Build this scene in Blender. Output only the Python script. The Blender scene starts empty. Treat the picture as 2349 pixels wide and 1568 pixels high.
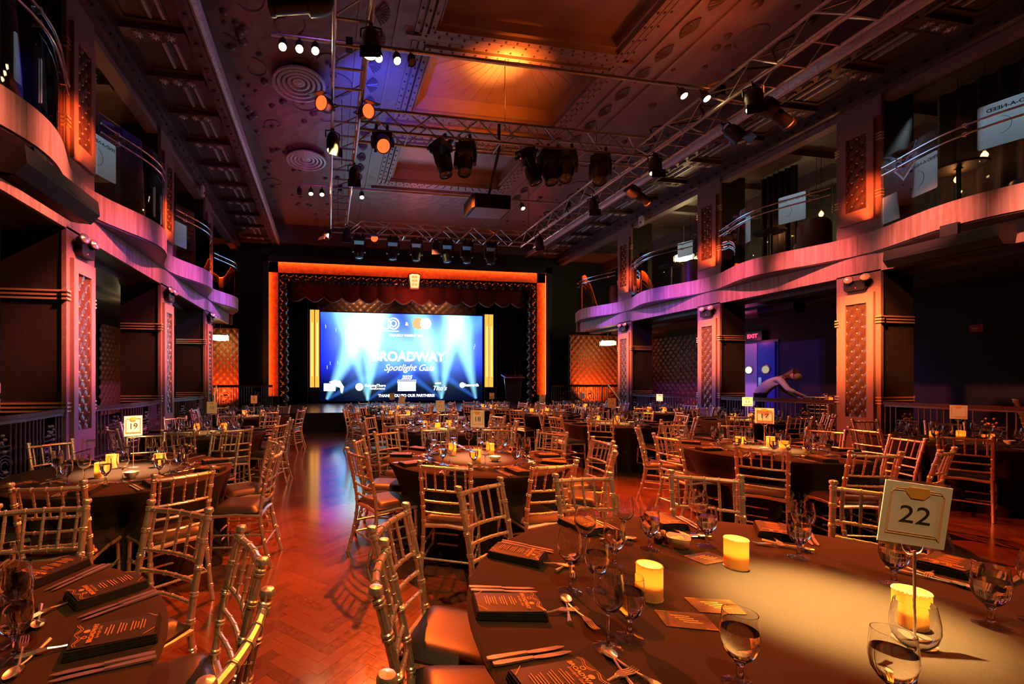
import bpy, bmesh, math, random
from mathutils import Vector, Matrix, Euler
PI = math.pi
rnd = random.Random(7)
SC = bpy.context.scene
COL = SC.collection

# ------------------------------------------------------------------ camera
CAM_H = 1.52
YAW = math.atan(162 / 990.0)
cam = bpy.data.cameras.new('camera')
cam.sensor_width = 36.0
cam.lens = 990.0 / 2349.0 * 36.0
cam.shift_x = (1174.5 - 914.0) / 2349.0
cam.shift_y = (878.0 - 784.0) / 2349.0
cam.clip_start = 0.02
cam_o = bpy.data.objects.new('camera', cam)
cam_o.location = (0, 0, CAM_H)
cam_o.rotation_euler = (PI / 2, 0, -YAW)
COL.objects.link(cam_o)
SC.camera = cam_o
SC.view_settings.view_transform = 'Standard'
SC.view_settings.look = 'None'
SC.view_settings.exposure = 0.0
SC.view_settings.gamma = 1.0
SC.view_settings.use_curve_mapping = False
cy = SC.cycles
cy.max_bounces = 9; cy.diffuse_bounces = 2; cy.glossy_bounces = 3; cy.transmission_bounces = 9; cy.transparent_max_bounces = 10; cy.volume_bounces = 0
cy.caustics_reflective = False; cy.caustics_refractive = False
cy.use_adaptive_sampling = True; cy.adaptive_threshold = 0.06
# ------------------------------------------------------------------ world: a dark indoor hall
w = bpy.data.worlds.new('hall_ambient')
SC.world = w
w.use_nodes = True
w.node_tree.nodes['Background'].inputs[0].default_value = (0.5, 0.2, 0.25, 1)
w.node_tree.nodes['Background'].inputs[1].default_value = 0.0015

# room layout (metres): X across the hall, Y towards the stage
XL, XR, XC = -3.53, 10.29, 3.38       # faces of the two column rows, room axis
HW = 6.91                             # half distance between the column rows
WL, WR = -7.2, 13.9                   # outer side walls
COLS = [(6.56, 7.28), (9.95, 10.65), (13.34, 14.03)]
ZF0, ZF1, ZF2 = 3.64, 4.02, 4.41      # lower straight fascia, upper wavy fascia
ZC0, ZC1 = 6.98, 7.32                 # cornice band
ZSOF, ZCEIL = 7.26, 7.90
YB = 16.5                             # balcony end
YS, ZST = 13.40, 0.59                 # stage front and height
YP = 18.2                             # proscenium plane
YSC = 19.75                           # screen plane
TER = 0.30                            # side terrace level
ZT0, ZT1 = 6.07, 6.45                 # truss chords
TABLE_H = 0.76

# ------------------------------------------------------------------ materials
def mat(name, col=(.5, .5, .5), rough=.5, metal=0., **k):
    m = bpy.data.materials.new(name); m.use_nodes = True
    b = m.node_tree.nodes['Principled BSDF']
    b.inputs['Base Color'].default_value = (*col, 1)
    b.inputs['Roughness'].default_value = rough
    b.inputs['Metallic'].default_value = metal
    if 'spec' in k: b.inputs['Specular IOR Level'].default_value = k['spec']
    if 'emit' in k:
        b.inputs['Emission Color'].default_value = (*k['emit'], 1)
        b.inputs['Emission Strength'].default_value = k.get('es', 1.)
    if 'trans' in k: b.inputs['Transmission Weight'].default_value = k['trans']
    if 'ior' in k: b.inputs['IOR'].default_value = k['ior']
    if 'alpha' in k: b.inputs['Alpha'].default_value = k['alpha']
    if 'coat' in k:
        b.inputs['Coat Weight'].default_value = k['coat']
        b.inputs['Coat Roughness'].default_value = k.get('coat_r', .1)
    if 'sheen' in k: b.inputs['Sheen Weight'].default_value = k['sheen']
    m.diffuse_color = (*col, 1)
    return m

def noise(m, scale=(20, 20, 20), amount=.3, bump=0., detail=4., dist=.02, contrast=(.35, .65)):
    """modulate base colour by object-space noise, optional bump"""
    nt = m.node_tree; N, L = nt.nodes, nt.links
    b = N['Principled BSDF']; c = tuple(b.inputs['Base Color'].default_value)
    tc = N.new('ShaderNodeTexCoord'); mp = N.new('ShaderNodeMapping'); mp.inputs['Scale'].default_value = scale
    no = N.new('ShaderNodeTexNoise'); no.inputs['Scale'].default_value = 1; no.inputs['Detail'].default_value = detail
    L.new(tc.outputs['Object'], mp.inputs[0]); L.new(mp.outputs[0], no.inputs['Vector'])
    r = N.new('ShaderNodeValToRGB')
    r.color_ramp.elements[0].position, r.color_ramp.elements[1].position = contrast
    r.color_ramp.elements[0].color = (*[v * (1 - amount) for v in c[:3]], 1)
    r.color_ramp.elements[1].color = (*[min(1, v * (1 + amount)) for v in c[:3]], 1)
    L.new(no.outputs[0], r.inputs[0]); L.new(r.outputs[0], b.inputs['Base Color'])
    if bump:
        bp = N.new('ShaderNodeBump'); bp.inputs['Strength'].default_value = bump; bp.inputs['Distance'].default_value = dist
        L.new(no.outputs[0], bp.inputs['Height']); L.new(bp.outputs[0], b.inputs['Normal'])
    return m

def emis(name, col, s):
    m = bpy.data.materials.new(name); m.use_nodes = True
    nt = m.node_tree; nt.nodes.clear()
    e = nt.nodes.new('ShaderNodeEmission'); o = nt.nodes.new('ShaderNodeOutputMaterial')
    e.inputs[0].default_value = (*col, 1); e.inputs[1].default_value = s
    nt.links.new(e.outputs[0], o.inputs[0]); m.diffuse_color = (*col, 1)
    return m

M = {}
M['chair'] = noise(mat('satin_champagne_paint', (.78, .68, .54), .30, .85), (60, 60, 60), .12)
M['leather'] = noise(mat('black_leather_cushion', (.024, .02, .02), .40, 0, spec=.45), (90, 90, 90), .3, .15, dist=.002)
M['cloth'] = noise(mat('dark_table_linen', (.032, .021, .015), .85, 0, spec=.10), (330, 330, 330), .2, .06, dist=.001)
M['napkin'] = noise(mat('black_napkin_linen', (.02, .018, .018), .9, 0, spec=.1), (200, 200, 200), .3)
M['card'] = mat('black_menu_card', (.018, .015, .014), .45)
M['gold'] = mat('gold_print', (.75, .36, .08), .4, .3)
M['steel'] = mat('polished_cutlery', (.85, .82, .76), .28, .95)
M['paper'] = mat('white_card', (.82, .76, .7), .5)
M['ink'] = mat('dark_ink', (.03, .025, .025), .6)
M['goldink'] = mat('gold_ink', (.8, .38, .08), .5)
M['acryl'] = mat('clear_acrylic', (1, 1, 1), .08, 0, trans=1., ior=1.3)
M['china'] = mat('white_china', (.8, .76, .68), .2)
M['butter'] = mat('pale_butter', (.85, .68, .28), .5)
M['amber'] = None
M['wax'] = mat('candle_wax', (.9, .75, .45), .5)
M['flame'] = emis('candle_flame', (1., .62, .2), 60)
M['black'] = mat('matte_black_paint', (.012, .012, .013), .55)
M['blackmetal'] = mat('black_fixture_metal', (.010, .010, .011), .45, .0)
M['alu'] = noise(mat('truss_aluminium', (.62, .6, .58), .35, .9), (30, 30, 30), .15)
M['wall'] = noise(mat('charcoal_wallpaper', (.010, .009, .008), .7), (40, 40, 8), .35, .2, dist=.004)
M['pier'] = noise(mat('plum_grey_paint', (.26, .17, .16), .45), (30, 30, 30), .15)
M['pierframe'] = mat('dark_panel_frame', (.28, .18, .17), .4)
M['tuft'] = mat('bronze_tufted_leather', (.11, .06, .035), .2, .4, spec=.9)
M['tuftorange'] = mat('brown_tufted_leather', (.24, .085, .03), .42)
M['brass'] = mat('brass_stripe', (.8, .62, .36), .38, .6)
M['steelrail'] = mat('brushed_rail_steel', (.7, .7, .72), .22, 1.)
M['ceil'] = None
M['glassplain'] = None
M['darkwood'] = noise(mat('dark_rail_wood', (.07, .03, .02), .25), (4, 40, 40), .3)
M['velvet'] = noise(mat('red_valance_velvet', (.10, .015, .02), .8, 0, sheen=.4), (3, 30, 30), .3)
M['drape'] = noise(mat('black_stage_drape', (.012, .011, .014), .9), (20, 20, 2), .4)
M['stagefloor'] = mat('black_stage_floor', (.06, .04, .035), .22)
M['skirt'] = mat('black_stage_skirt', (.012, .008, .012), .8)
M['carpet'] = noise(mat('dark_terrace_carpet', (.03, .015, .015), .95), (60, 60, 60), .4)
M['lens_warm'] = emis('lit_lamp_lens', (1., .72, .3), 70)
M['lens_red'] = emis('lit_red_led_lens', (1., .10, .02), 2.2)
M['lens_off'] = mat('unlit_lens', (.08, .08, .1), .1, 0, spec=.8)
M['led_red'] = emis('small_red_indicator', (1., .03, .02), 6)
M['strip'] = emis('orange_led_strip', (1., .10, .012), 26)
M['sconce'] = emis('lit_amber_tube', (1., .36, .05), 1.7)
M['sconcecore'] = emis('lit_pale_tube', (1., .58, .16), 2.2)
M['bulb'] = emis('lit_orange_filament_bulb', (1., .28, .06), 14)
M['bulbw'] = emis('lit_yellow_bulb', (1., .75, .3), 12)
M['exit'] = emis('lit_exit_sign', (1., .05, .12), 2.2)
M['exitred'] = emis('lit_red_exit_sign', (1., .05, .02), 1.4)
M['white_lit'] = emis('glow_of_lit_corridor_panel', (.8, 1., .75), 1.3)

def glass_mat(name, col=(1, 1, 1), ior=1.45, thin=0.):
    """clear glass; a share of plain see-through surface stands in for thin walls that barely bend light"""
    m = bpy.data.materials.new(name); m.use_nodes = True
    nt = m.node_tree; nt.nodes.clear(); N, L = nt.nodes, nt.links
    o = N.new('ShaderNodeOutputMaterial'); g = N.new('ShaderNodeBsdfGlass'); g.inputs['IOR'].default_value = ior; g.inputs['Roughness'].default_value = 0
    g.inputs['Color'].default_value = (*col, 1)
    if thin <= 0: L.new(g.outputs[0], o.inputs[0]); return m
    t = N.new('ShaderNodeBsdfTransparent'); gl = N.new('ShaderNodeBsdfGlossy'); gl.inputs['Roughness'].default_value = .03
    lw = N.new('ShaderNodeLayerWeight'); lw.inputs[0].default_value = .5; pw_ = N.new('ShaderNodeMath'); pw_.operation = 'POWER'; pw_.inputs[1].default_value = 2.5
    ma = N.new('ShaderNodeMath'); ma.operation = 'MULTIPLY_ADD'; ma.inputs[1].default_value = .8; ma.inputs[2].default_value = .10
    m1 = N.new('ShaderNodeMixShader'); t.inputs[0].default_value = (.985, .985, .985, 1)
    L.new(lw.outputs['Facing'], pw_.inputs[0]); L.new(pw_.outputs[0], ma.inputs[0]); L.new(ma.outputs[0], m1.inputs[0])
    L.new(t.outputs[0], m1.inputs[1]); L.new(gl.outputs[0], m1.inputs[2]); L.new(m1.outputs[0], o.inputs[0])
    return m
M['glass'] = glass_mat('clear_glass', (1, 1, 1), 1.5)
M['thinglass'] = glass_mat('thin_clear_glass', (1, 1, 1), 1.5, 1.)
M['water'] = glass_mat('water', (1, 1, 1), 1.33)
def pane_mat():
    m = bpy.data.materials.new('balcony_pane'); m.use_nodes = True
    nt = m.node_tree; nt.nodes.clear(); N, L = nt.nodes, nt.links
    o = N.new('ShaderNodeOutputMaterial'); mx = N.new('ShaderNodeMixShader'); t = N.new('ShaderNodeBsdfTransparent')
    g = N.new('ShaderNodeBsdfGlossy'); fr = N.new('ShaderNodeFresnel'); fr.inputs[0].default_value = 1.22
    t.inputs[0].default_value = (.9, .92, .95, 1); g.inputs['Roughness'].default_value = .02
    L.new(fr.outputs[0], mx.inputs[0]); L.new(t.outputs[0], mx.inputs[1]); L.new(g.outputs[0], mx.inputs[2]); L.new(mx.outputs[0], o.inputs[0])
    return m
M['pane'] = pane_mat()
def amber_mat():
    m = bpy.data.materials.new('amber_candle_holder'); m.use_nodes = True
    nt = m.node_tree; nt.nodes.clear(); N, L = nt.nodes, nt.links
    o = N.new('ShaderNodeOutputMaterial'); mx = N.new('ShaderNodeMixShader'); t = N.new('ShaderNodeBsdfTranslucent')
    d = N.new('ShaderNodeBsdfDiffuse'); mx.inputs[0].default_value = .35
    tc = N.new('ShaderNodeTexCoord'); wv = N.new('ShaderNodeTexWave'); wv.bands_direction = 'Z'; wv.inputs['Scale'].default_value = 90; wv.inputs['Distortion'].default_value = 2
    L.new(tc.outputs['Object'], wv.inputs[0]); r = N.new('ShaderNodeValToRGB')
    r.color_ramp.elements[0].color = (.92, .58, .22, 1); r.color_ramp.elements[1].color = (.98, .66, .29, 1)
    L.new(wv.outputs[1], r.inputs[0]); L.new(r.outputs[0], t.inputs[0]); L.new(r.outputs[0], d.inputs[0])
    L.new(t.outputs[0], mx.inputs[1]); L.new(d.outputs[0], mx.inputs[2]); L.new(mx.outputs[0], o.inputs[0])
    return m
M['amber'] = amber_mat()

def plank_mat():
    m = mat('herringbone_walnut', (.13, .045, .02), .3, 0, spec=.8, coat=.35, coat_r=.12)
    nt = m.node_tree; N, L = nt.nodes, nt.links; b = N['Principled BSDF']
    g = N.new('ShaderNodeNewGeometry'); oi = N.new('ShaderNodeObjectInfo'); ad = N.new('ShaderNodeMath'); ad.operation = 'ADD'
    L.new(g.outputs['Random Per Island'], ad.inputs[0]); L.new(oi.outputs['Random'], ad.inputs[1])
    fr = N.new('ShaderNodeMath'); fr.operation = 'FRACT'; L.new(ad.outputs[0], fr.inputs[0])
    tc = N.new('ShaderNodeTexCoord'); no = N.new('ShaderNodeTexNoise'); no.inputs['Scale'].default_value = 30; no.inputs['Detail'].default_value = 6
    L.new(g.outputs['Position'], no.inputs[0])
    mx = N.new('ShaderNodeMath'); mx.operation = 'MULTIPLY_ADD'; mx.inputs[1].default_value = .5
    L.new(no.outputs[0], mx.inputs[0]); L.new(fr.outputs[0], mx.inputs[2])
    r = N.new('ShaderNodeValToRGB'); r.color_ramp.elements[0].position = .2; r.color_ramp.elements[1].position = 1.3 / 1.5
    r.color_ramp.elements[0].color = (.085, .030, .018, 1); r.color_ramp.elements[1].color = (.15, .055, .028, 1)
    L.new(mx.outputs[0], r.inputs[0]); L.new(r.outputs[0], b.inputs['Base Color'])
    rr = N.new('ShaderNodeMapRange'); rr.inputs[3].default_value = .10; rr.inputs[4].default_value = .26
    L.new(no.outputs[0], rr.inputs[0]); L.new(rr.outputs[0], b.inputs['Roughness'])
    return m
M['plank'] = plank_mat()

def fascia_mat():
    m = mat('vertical_grain_laminate', (.55, .38, .32), .45)
    nt = m.node_tree; N, L = nt.nodes, nt.links; b = N['Principled BSDF']
    g = N.new('ShaderNodeNewGeometry'); mp = N.new('ShaderNodeMapping'); mp.inputs['Scale'].default_value = (16, 16, .8)
    L.new(g.outputs['Position'], mp.inputs[0])
    no = N.new('ShaderNodeTexNoise'); no.inputs['Scale'].default_value = 1.; no.inputs['Detail'].default_value = 8; no.inputs['Roughness'].default_value = .65
    L.new(mp.outputs[0], no.inputs[0])
    oi = N.new('ShaderNodeObjectInfo'); ad = N.new('ShaderNodeMath'); ad.operation = 'MULTIPLY_ADD'; ad.inputs[1].default_value = .14
    L.new(oi.outputs['Random'], ad.inputs[0]); L.new(no.outputs[0], ad.inputs[2])
    r = N.new('ShaderNodeValToRGB'); r.color_ramp.elements[0].position = .35; r.color_ramp.elements[1].position = .78
    r.color_ramp.elements[0].color = (.24, .14, .11, 1); r.color_ramp.elements[1].color = (.56, .40, .33, 1)
    L.new(ad.outputs[0], r.inputs[0]); L.new(r.outputs[0], b.inputs['Base Color'])
    return m
M['fascia'] = fascia_mat()

def ceil_mat(name, col, strength, scale, kind='scales'):
    m = mat(name, col, .42, .25)
    nt = m.node_tree; N, L = nt.nodes, nt.links; b = N['Principled BSDF']
    tc = N.new('ShaderNodeTexCoord'); vo = N.new('ShaderNodeTexVoronoi'); vo.inputs['Scale'].default_value = scale
    no = N.new('ShaderNodeTexNoise'); no.inputs['Scale'].default_value = 1.5; no.inputs['Detail'].default_value = 5
    L.new(tc.outputs['Object'], vo.inputs['Vector']); L.new(tc.outputs['Object'], no.inputs['Vector'])
    bp = N.new('ShaderNodeBump'); bp.inputs['Strength'].default_value = strength; bp.inputs['Distance'].default_value = .03
    L.new(vo.outputs['Distance'], bp.inputs['Height']); L.new(bp.outputs[0], b.inputs['Normal'])
    r = N.new('ShaderNodeValToRGB'); r.color_ramp.elements[0].color = (*[c * .6 for c in col], 1); r.color_ramp.elements[1].color = (*[min(1, c * 1.35) for c in col], 1)
    L.new(no.outputs[0], r.inputs[0]); L.new(r.outputs[0], b.inputs['Base Color'])
    return m
M['ceil'] = ceil_mat('bronzed_pressed_plaster', (.27, .20, .17), .35, 4.5)
M['ceil2'] = ceil_mat('bronzed_smooth_plaster', (.30, .22, .17), .12, 7)
M['mould'] = noise(mat('painted_moulding', (.13, .095, .09), .4, .2), (20, 20, 20), .2, .1, dist=.01)
M['silver'] = noise(mat('silvered_roll_moulding', (.62, .6, .62), .42, .4), (25, 25, 25), .2, .2, dist=.01)

# ------------------------------------------------------------------ mesh builder
class MB:
    def __init__(s): s.v = []; s.f = []
    def add(s, vs, fs):
        n = len(s.v); s.v += [tuple(v) for v in vs]; s.f += [tuple(i + n for i in f) for f in fs]; return s
    def box(s, c, d, rz=0, bev=0):
        hx, hy, hz = d[0] / 2, d[1] / 2, d[2] / 2; cs, sn = math.cos(rz), math.sin(rz)
        vs = []
        for z in (-hz, hz):
            for x, y in ((-hx, -hy), (hx, -hy), (hx, hy), (-hx, hy)):
                vs.append((c[0] + x * cs - y * sn, c[1] + x * sn + y * cs, c[2] + z))
        return s.add(vs, [(0, 3, 2, 1), (4, 5, 6, 7), (0, 1, 5, 4), (1, 2, 6, 5), (2, 3, 7, 6), (3, 0, 4, 7)])
    def b2(s, p0, p1): return s.box([(a + b) / 2 for a, b in zip(p0, p1)], [abs(a - b) for a, b in zip(p0, p1)])
    def cyl(s, p0, p1, r0, r1=None, n=10, caps=True):
        r1 = r0 if r1 is None else r1; p0, p1 = Vector(p0), Vector(p1); d = (p1 - p0)
        if d.length < 1e-6: return s
        d.normalize(); a = d.orthogonal().normalized(); b = d.cross(a); vs = []
        for p, r in ((p0, r0), (p1, r1)):
            for i in range(n):
                t = 2 * PI * i / n; vs.append(p + a * (r * math.cos(t)) + b * (r * math.sin(t)))
        fs = [(i, (i + 1) % n, n + (i + 1) % n, n + i) for i in range(n)]
        if caps: fs += [tuple(range(n))[::-1], tuple(range(n, 2 * n))]
        return s.add(vs, fs)
    def tube(s, pts, r, n=8, caps=True):
        pts = [Vector(p) for p in pts]; rs = r if isinstance(r, (list, tuple)) else [r] * len(pts)
        vs = []; up = None
        for i, p in enumerate(pts):
            d = (pts[min(i + 1, len(pts) - 1)] - pts[max(i - 1, 0)]).normalized()
            if up is None: up = d.orthogonal().normalized()
            a = (up - d * up.dot(d)); a = a.normalized() if a.length > 1e-5 else d.orthogonal().normalized(); up = a; b = d.cross(a)
            for k in range(n):
                t = 2 * PI * k / n; vs.append(p + a * (rs[i] * math.cos(t)) + b * (rs[i] * math.sin(t)))
        fs = []
        for i in range(len(pts) - 1):
            for k in range(n):
                fs.append((i * n + k, i * n + (k + 1) % n, (i + 1) * n + (k + 1) % n, (i + 1) * n + k))
        if caps: fs += [tuple(range(n))[::-1], tuple(range((len(pts) - 1) * n, len(pts) * n))]
        return s.add(vs, fs)
    def lathe(s, prof, n=16, o=(0, 0, 0)):
        vs = []; fs = []
        for r, z in prof:
            for k in range(n):
                t = 2 * PI * k / n; vs.append((o[0] + r * math.cos(t), o[1] + r * math.sin(t), o[2] + z))
        for i in range(len(prof) - 1):
            for k in range(n):
                fs.append((i * n + k, i * n + (k + 1) % n, (i + 1) * n + (k + 1) % n, (i + 1) * n + k))
        if prof[0] == prof[-1]: return s.add(vs, fs)
        if prof[0][0] > 1e-5: fs.append(tuple(range(n))[::-1])
        if prof[-1][0] > 1e-5: fs.append(tuple(range((len(prof) - 1) * n, len(prof) * n)))
        return s.add(vs, fs)
    def prism(s, poly, z0, z1, fn=None):
        n = len(poly); vs = [(x, y, z0) for x, y in poly] + [(x, y, z1) for x, y in poly]
        if fn: vs = [fn(*v) for v in vs]
        fs = [tuple(range(n))[::-1], tuple(range(n, 2 * n))] + [(i, (i + 1) % n, n + (i + 1) % n, n + i) for i in range(n)]
        return s.add(vs, fs)
    def grid(s, fn, nu, nv):
        vs = [fn(i / nu, j / nv) for j in range(nv + 1) for i in range(nu + 1)]
        fs = [(j * (nu + 1) + i, j * (nu + 1) + i + 1, (j + 1) * (nu + 1) + i + 1, (j + 1) * (nu + 1) + i) for j in range(nv) for i in range(nu)]
        return s.add(vs, fs)
    def sphere(s, c, r, n=10, m=6, sc=(1, 1, 1)):
        prof = [(max(1e-6, math.sin(PI * i / m)) , -math.cos(PI * i / m)) for i in range(m + 1)]
        vs = []; fs = []
        for a, z in prof:
            for k in range(n):
                t = 2 * PI * k / n; vs.append((c[0] + r * sc[0] * a * math.cos(t), c[1] + r * sc[1] * a * math.sin(t), c[2] + r * sc[2] * z))
        for i in range(m):
            for k in range(n): fs.append((i * n + k, i * n + (k + 1) % n, (i + 1) * n + (k + 1) % n, (i + 1) * n + k))
        return s.add(vs, fs)
    def xf(s, mtx):
        s.v = [tuple(mtx @ Vector(v)) for v in s.v]; return s
    def mesh(s, name, m, smooth=True, ang=38):
        me = bpy.data.meshes.new(name); me.from_pydata(s.v, [], s.f); me.update()
        if m is not None: me.materials.append(M[m] if isinstance(m, str) else m)
        if smooth:
            me.polygons.foreach_set('use_smooth', [True] * len(me.polygons)); me.set_sharp_from_angle(angle=math.radians(ang))
        return me
    def build(s, name, m, parent=None, loc=(0, 0, 0), rot=(0, 0, 0), smooth=True, ang=38):
        return link(name, s.mesh(name, m, smooth, ang), parent, loc, rot)

def link(name, me, parent=None, loc=(0, 0, 0), rot=(0, 0, 0)):
    o = bpy.data.objects.new(name, me); COL.objects.link(o); o.location = loc; o.rotation_euler = rot
    if parent is not None: o.parent = parent
    return o
def tag(o, label=None, cat=None, group=None, kind=None):
    if label: o['label'] = label
    if cat: o['category'] = cat
    if group: o['group'] = group
    if kind: o['kind'] = kind
    return o
def struct(o): o['kind'] = 'structure'; return o
def thing(name, label, cat, loc=(0, 0, 0), rz=0, group=None, rot=None):
    o = bpy.data.objects.new(name, None); COL.objects.link(o); o.empty_display_size = .1
    o.location = loc; o.rotation_euler = rot if rot else (0, 0, rz)
    return tag(o, label, cat, group)
def copy_tree(o, parent=None, mp=None):
    c = o.copy(); COL.objects.link(c); c.parent = parent
    for ch in o.children: copy_tree(ch, c)
    return c
def place(proto, used, loc, rz, label, group, rot=None):
    o = proto if not used else copy_tree(proto)
    used.append(1)
    o.location = loc; o.rotation_euler = rot if rot else (0, 0, rz); o['label'] = label; o['group'] = group
    return o
ORD = 'first second third fourth fifth sixth seventh eighth ninth tenth eleventh twelfth thirteenth fourteenth fifteenth sixteenth seventeenth eighteenth nineteenth twentieth'.split()
ORD += ['twenty-' + w_ for w_ in ORD[:9]] + ['thirtieth']
def sx(p):
    c, s = math.cos(YAW), math.sin(YAW)
    zc = p[0] * s + p[1] * c
    return (p[0] * c - p[1] * s) / max(zc, .05)
def spot(name, loc, target, power, col, angle=30, blend=.6, size=.06, parent=None):
    l = bpy.data.lights.new(name, 'SPOT'); l.energy = power; l.color = col; l.spot_size = math.radians(angle); l.spot_blend = blend; l.shadow_soft_size = size
    o = bpy.data.objects.new(name, l); COL.objects.link(o); o.location = loc
    o.rotation_euler = (Vector(target) - Vector(loc)).to_track_quat('-Z', 'Y').to_euler()
    return o
def point(name, loc, power, col, size=.03, parent=None):
    l = bpy.data.lights.new(name, 'POINT'); l.energy = power; l.color = col; l.shadow_soft_size = size
    o = bpy.data.objects.new(name, l); COL.objects.link(o); o.location = loc
    if parent is not None: o.parent = parent
    return o
_tc = {}
def text_mesh(s, size, m, shear=0, offset=0, align='CENTER', depth=0.0):
    key = (s, size, m, shear, offset, align)
    if key in _tc: return _tc[key]
    cu = bpy.data.curves.new('lettering', 'FONT'); cu.body = s; cu.size = size; cu.align_x = align; cu.align_y = 'CENTER'
    cu.shear = shear; cu.offset = offset; cu.extrude = depth; cu.resolution_u = 3
    ob = bpy.data.objects.new('lettering', cu); COL.objects.link(ob)
    dg = bpy.context.evaluated_depsgraph_get()
    me = bpy.data.meshes.new_from_object(ob.evaluated_get(dg))
    COL.objects.unlink(ob); bpy.data.objects.remove(ob); bpy.data.curves.remove(cu)
    me.materials.clear(); me.materials.append(M[m] if isinstance(m, str) else m)
    _tc[key] = me
    return me

# ================================================================== lettering made first (empty scene, quick)
NUMS = ['22', '19', '18', '17', '12', '11', '10', '13', '8', '14']
for n_ in NUMS: text_mesh(n_, .072, 'ink')
for a_ in (('BROADWAY', .018, 'gold', 0, .0006), ('Spotlight Gala', .012, 'gold', .35, 0)): text_mesh(*a_)
M['scr_white'] = emis('screen_lettering', (1., 1., 1.), 2.6)
M['scr_red'] = emis('screen_lettering_pink', (1., .75, .7), 2.0)
M['scr_orange'] = emis('screen_orange_disc', (1., .42, .18), 1.5)
M['scr_yellow'] = emis('screen_pale_yellow_disc', (1., .93, .7), 2.4)
SCR_TXT = [('BROADWAY', .60, 'scr_white', 0, .022, 3.72, 2.73), ('Spotlight Gala', .42, 'scr_white', .45, .004, 3.72, 2.22), ('2025', .24, 'scr_white', .3, .008, 3.62, 1.78),
           ('PROUDLY PRESENT THE', .145, 'scr_white', 0, .004, 3.60, 3.72), ('&', .22, 'scr_white', 0, .004, 3.62, 4.26),
           ('THANK YOU TO OUR PARTNERS!', .175, 'scr_white', 0, .005, 3.62, .93), ('KeepingThere', .17, 'scr_white', 0, .004, 2.15, 1.40), ('PRODUCTIONS', .10, 'scr_white', 0, .002, 2.25, 1.25),
           ("Tito's", .30, 'scr_white', .35, .004, 5.18, 1.27), ('LOVE', .12, 'scr_white', 0, .004, 5.12, 1.50), ('Seaworth', .19, 'scr_white', 0, .008, 6.75, 1.42)]
for t_ in SCR_TXT: text_mesh(*t_[:5])
text_mesh('FIND-A-NEED', .075, 'ink', 0, .002); text_mesh('EXIT', .17, 'exit', 0, .01); text_mesh('EXIT', .2, 'exitred', 0, .01)

# ================================================================== structure
def U(sg, u): return XC + sg * u            # mirrored position across the hall axis

# ---- floor
fl = struct(MB().b2((WL - .2, -4.2, -.16), (WR + .2, 21.5, -.012)).build('floor', mat('dark_subfloor', (.02, .012, .01), .7)))
PLW, PLL = .075, .375
pm = MB().b2((0, 0, -.012), (PLL - .0012, PLW - .0012, 0))
PM = pm.mesh('plank', 'plank', False)
planks = []
c45, s45 = math.cos(PI / 4), math.sin(PI / 4)
for a in range(-160, 320):
    for b in range(-60, 60):
        ox, oy = a * PLW + b * PLL, a * PLW - b * PLL
        for kind in (0, 1):
            px, py = (ox, oy) if kind == 0 else (ox + PLW, oy + PLW)
            mx, my = (px + PLL / 2, py + PLW / 2) if kind == 0 else (px - PLW / 2, py + PLL / 2)
            X, Y = mx * c45 - my * s45, mx * s45 + my * c45
            if -3.6 < X < 10.3 and .4 < Y < 13.5:
                planks.append((X, Y, px * c45 - py * s45, px * s45 + py * c45, PI / 4 + (PI / 2 if kind else 0)))
def plank_rank(p):
    x, y = p[0], p[1]
    inview = 1.9 < y < 7 and -1.1 < x < 1.0 and -.9 - .02 * y < x / 1 < .35 + .12 * y
    return (0 if inview else 1, math.hypot(x, y))
planks.sort(key=plank_rank)
for p in planks[:300]:
    o = link('plank', PM, fl, (p[2], p[3], 0), (0, 0, p[4]))
mb = MB()
for p in planks[300:]:
    ca, sa = math.cos(p[4]), math.sin(p[4]); l_, w_ = PLL - .0012, PLW - .0012
    q = [(p[2] + x * ca - y * sa, p[3] + x * sa + y * ca) for x, y in ((0, 0), (l_, 0), (l_, w_), (0, w_))]
    mb.add([(x, y, -.012) for x, y in q] + [(x, y, 0) for x, y in q], [(4, 5, 6, 7), (0, 1, 5, 4), (1, 2, 6, 5), (2, 3, 7, 6), (3, 0, 4, 7)])
tag(mb.build('plank_field', 'plank', fl, smooth=False), kind='stuff')

# ---- outer walls
struct(MB().b2((WL - .2, -4.2, 0), (WL, 21.5, 8.3)).build('wall_left', 'wall'))
struct(MB().b2((WR, -4.2, 0), (WR + .2, 11.4, 8.3)).b2((WR, 12.6, 0), (WR + .2, 21.5, 8.3)).b2((WR, 11.4, 2.88), (WR + .2, 12.6, 8.3)).build('wall_right', 'wall'))
struct(MB().b2((WL, -4.2, 0), (WR, -4.0, 8.3)).build('wall_back', 'wall'))
struct(MB().b2((WL, 21.3, 0), (WR, 21.5, 8.3)).build('wall_stage_rear', 'drape'))
# proscenium wall with its opening
PX0, PX1, PZT = -2.1, 9.4, 6.25
mb = MB().b2((WL, YP, 0), (PX0 - .35, YP + .3, 8.3)).b2((PX1 + .35, YP, 0), (WR, YP + .3, 8.3)).b2((PX0 - .35, YP, PZT + .3), (PX1 + .35, YP + .3, 8.3))
struct(mb.build('wall_stage', 'wall'))

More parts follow.
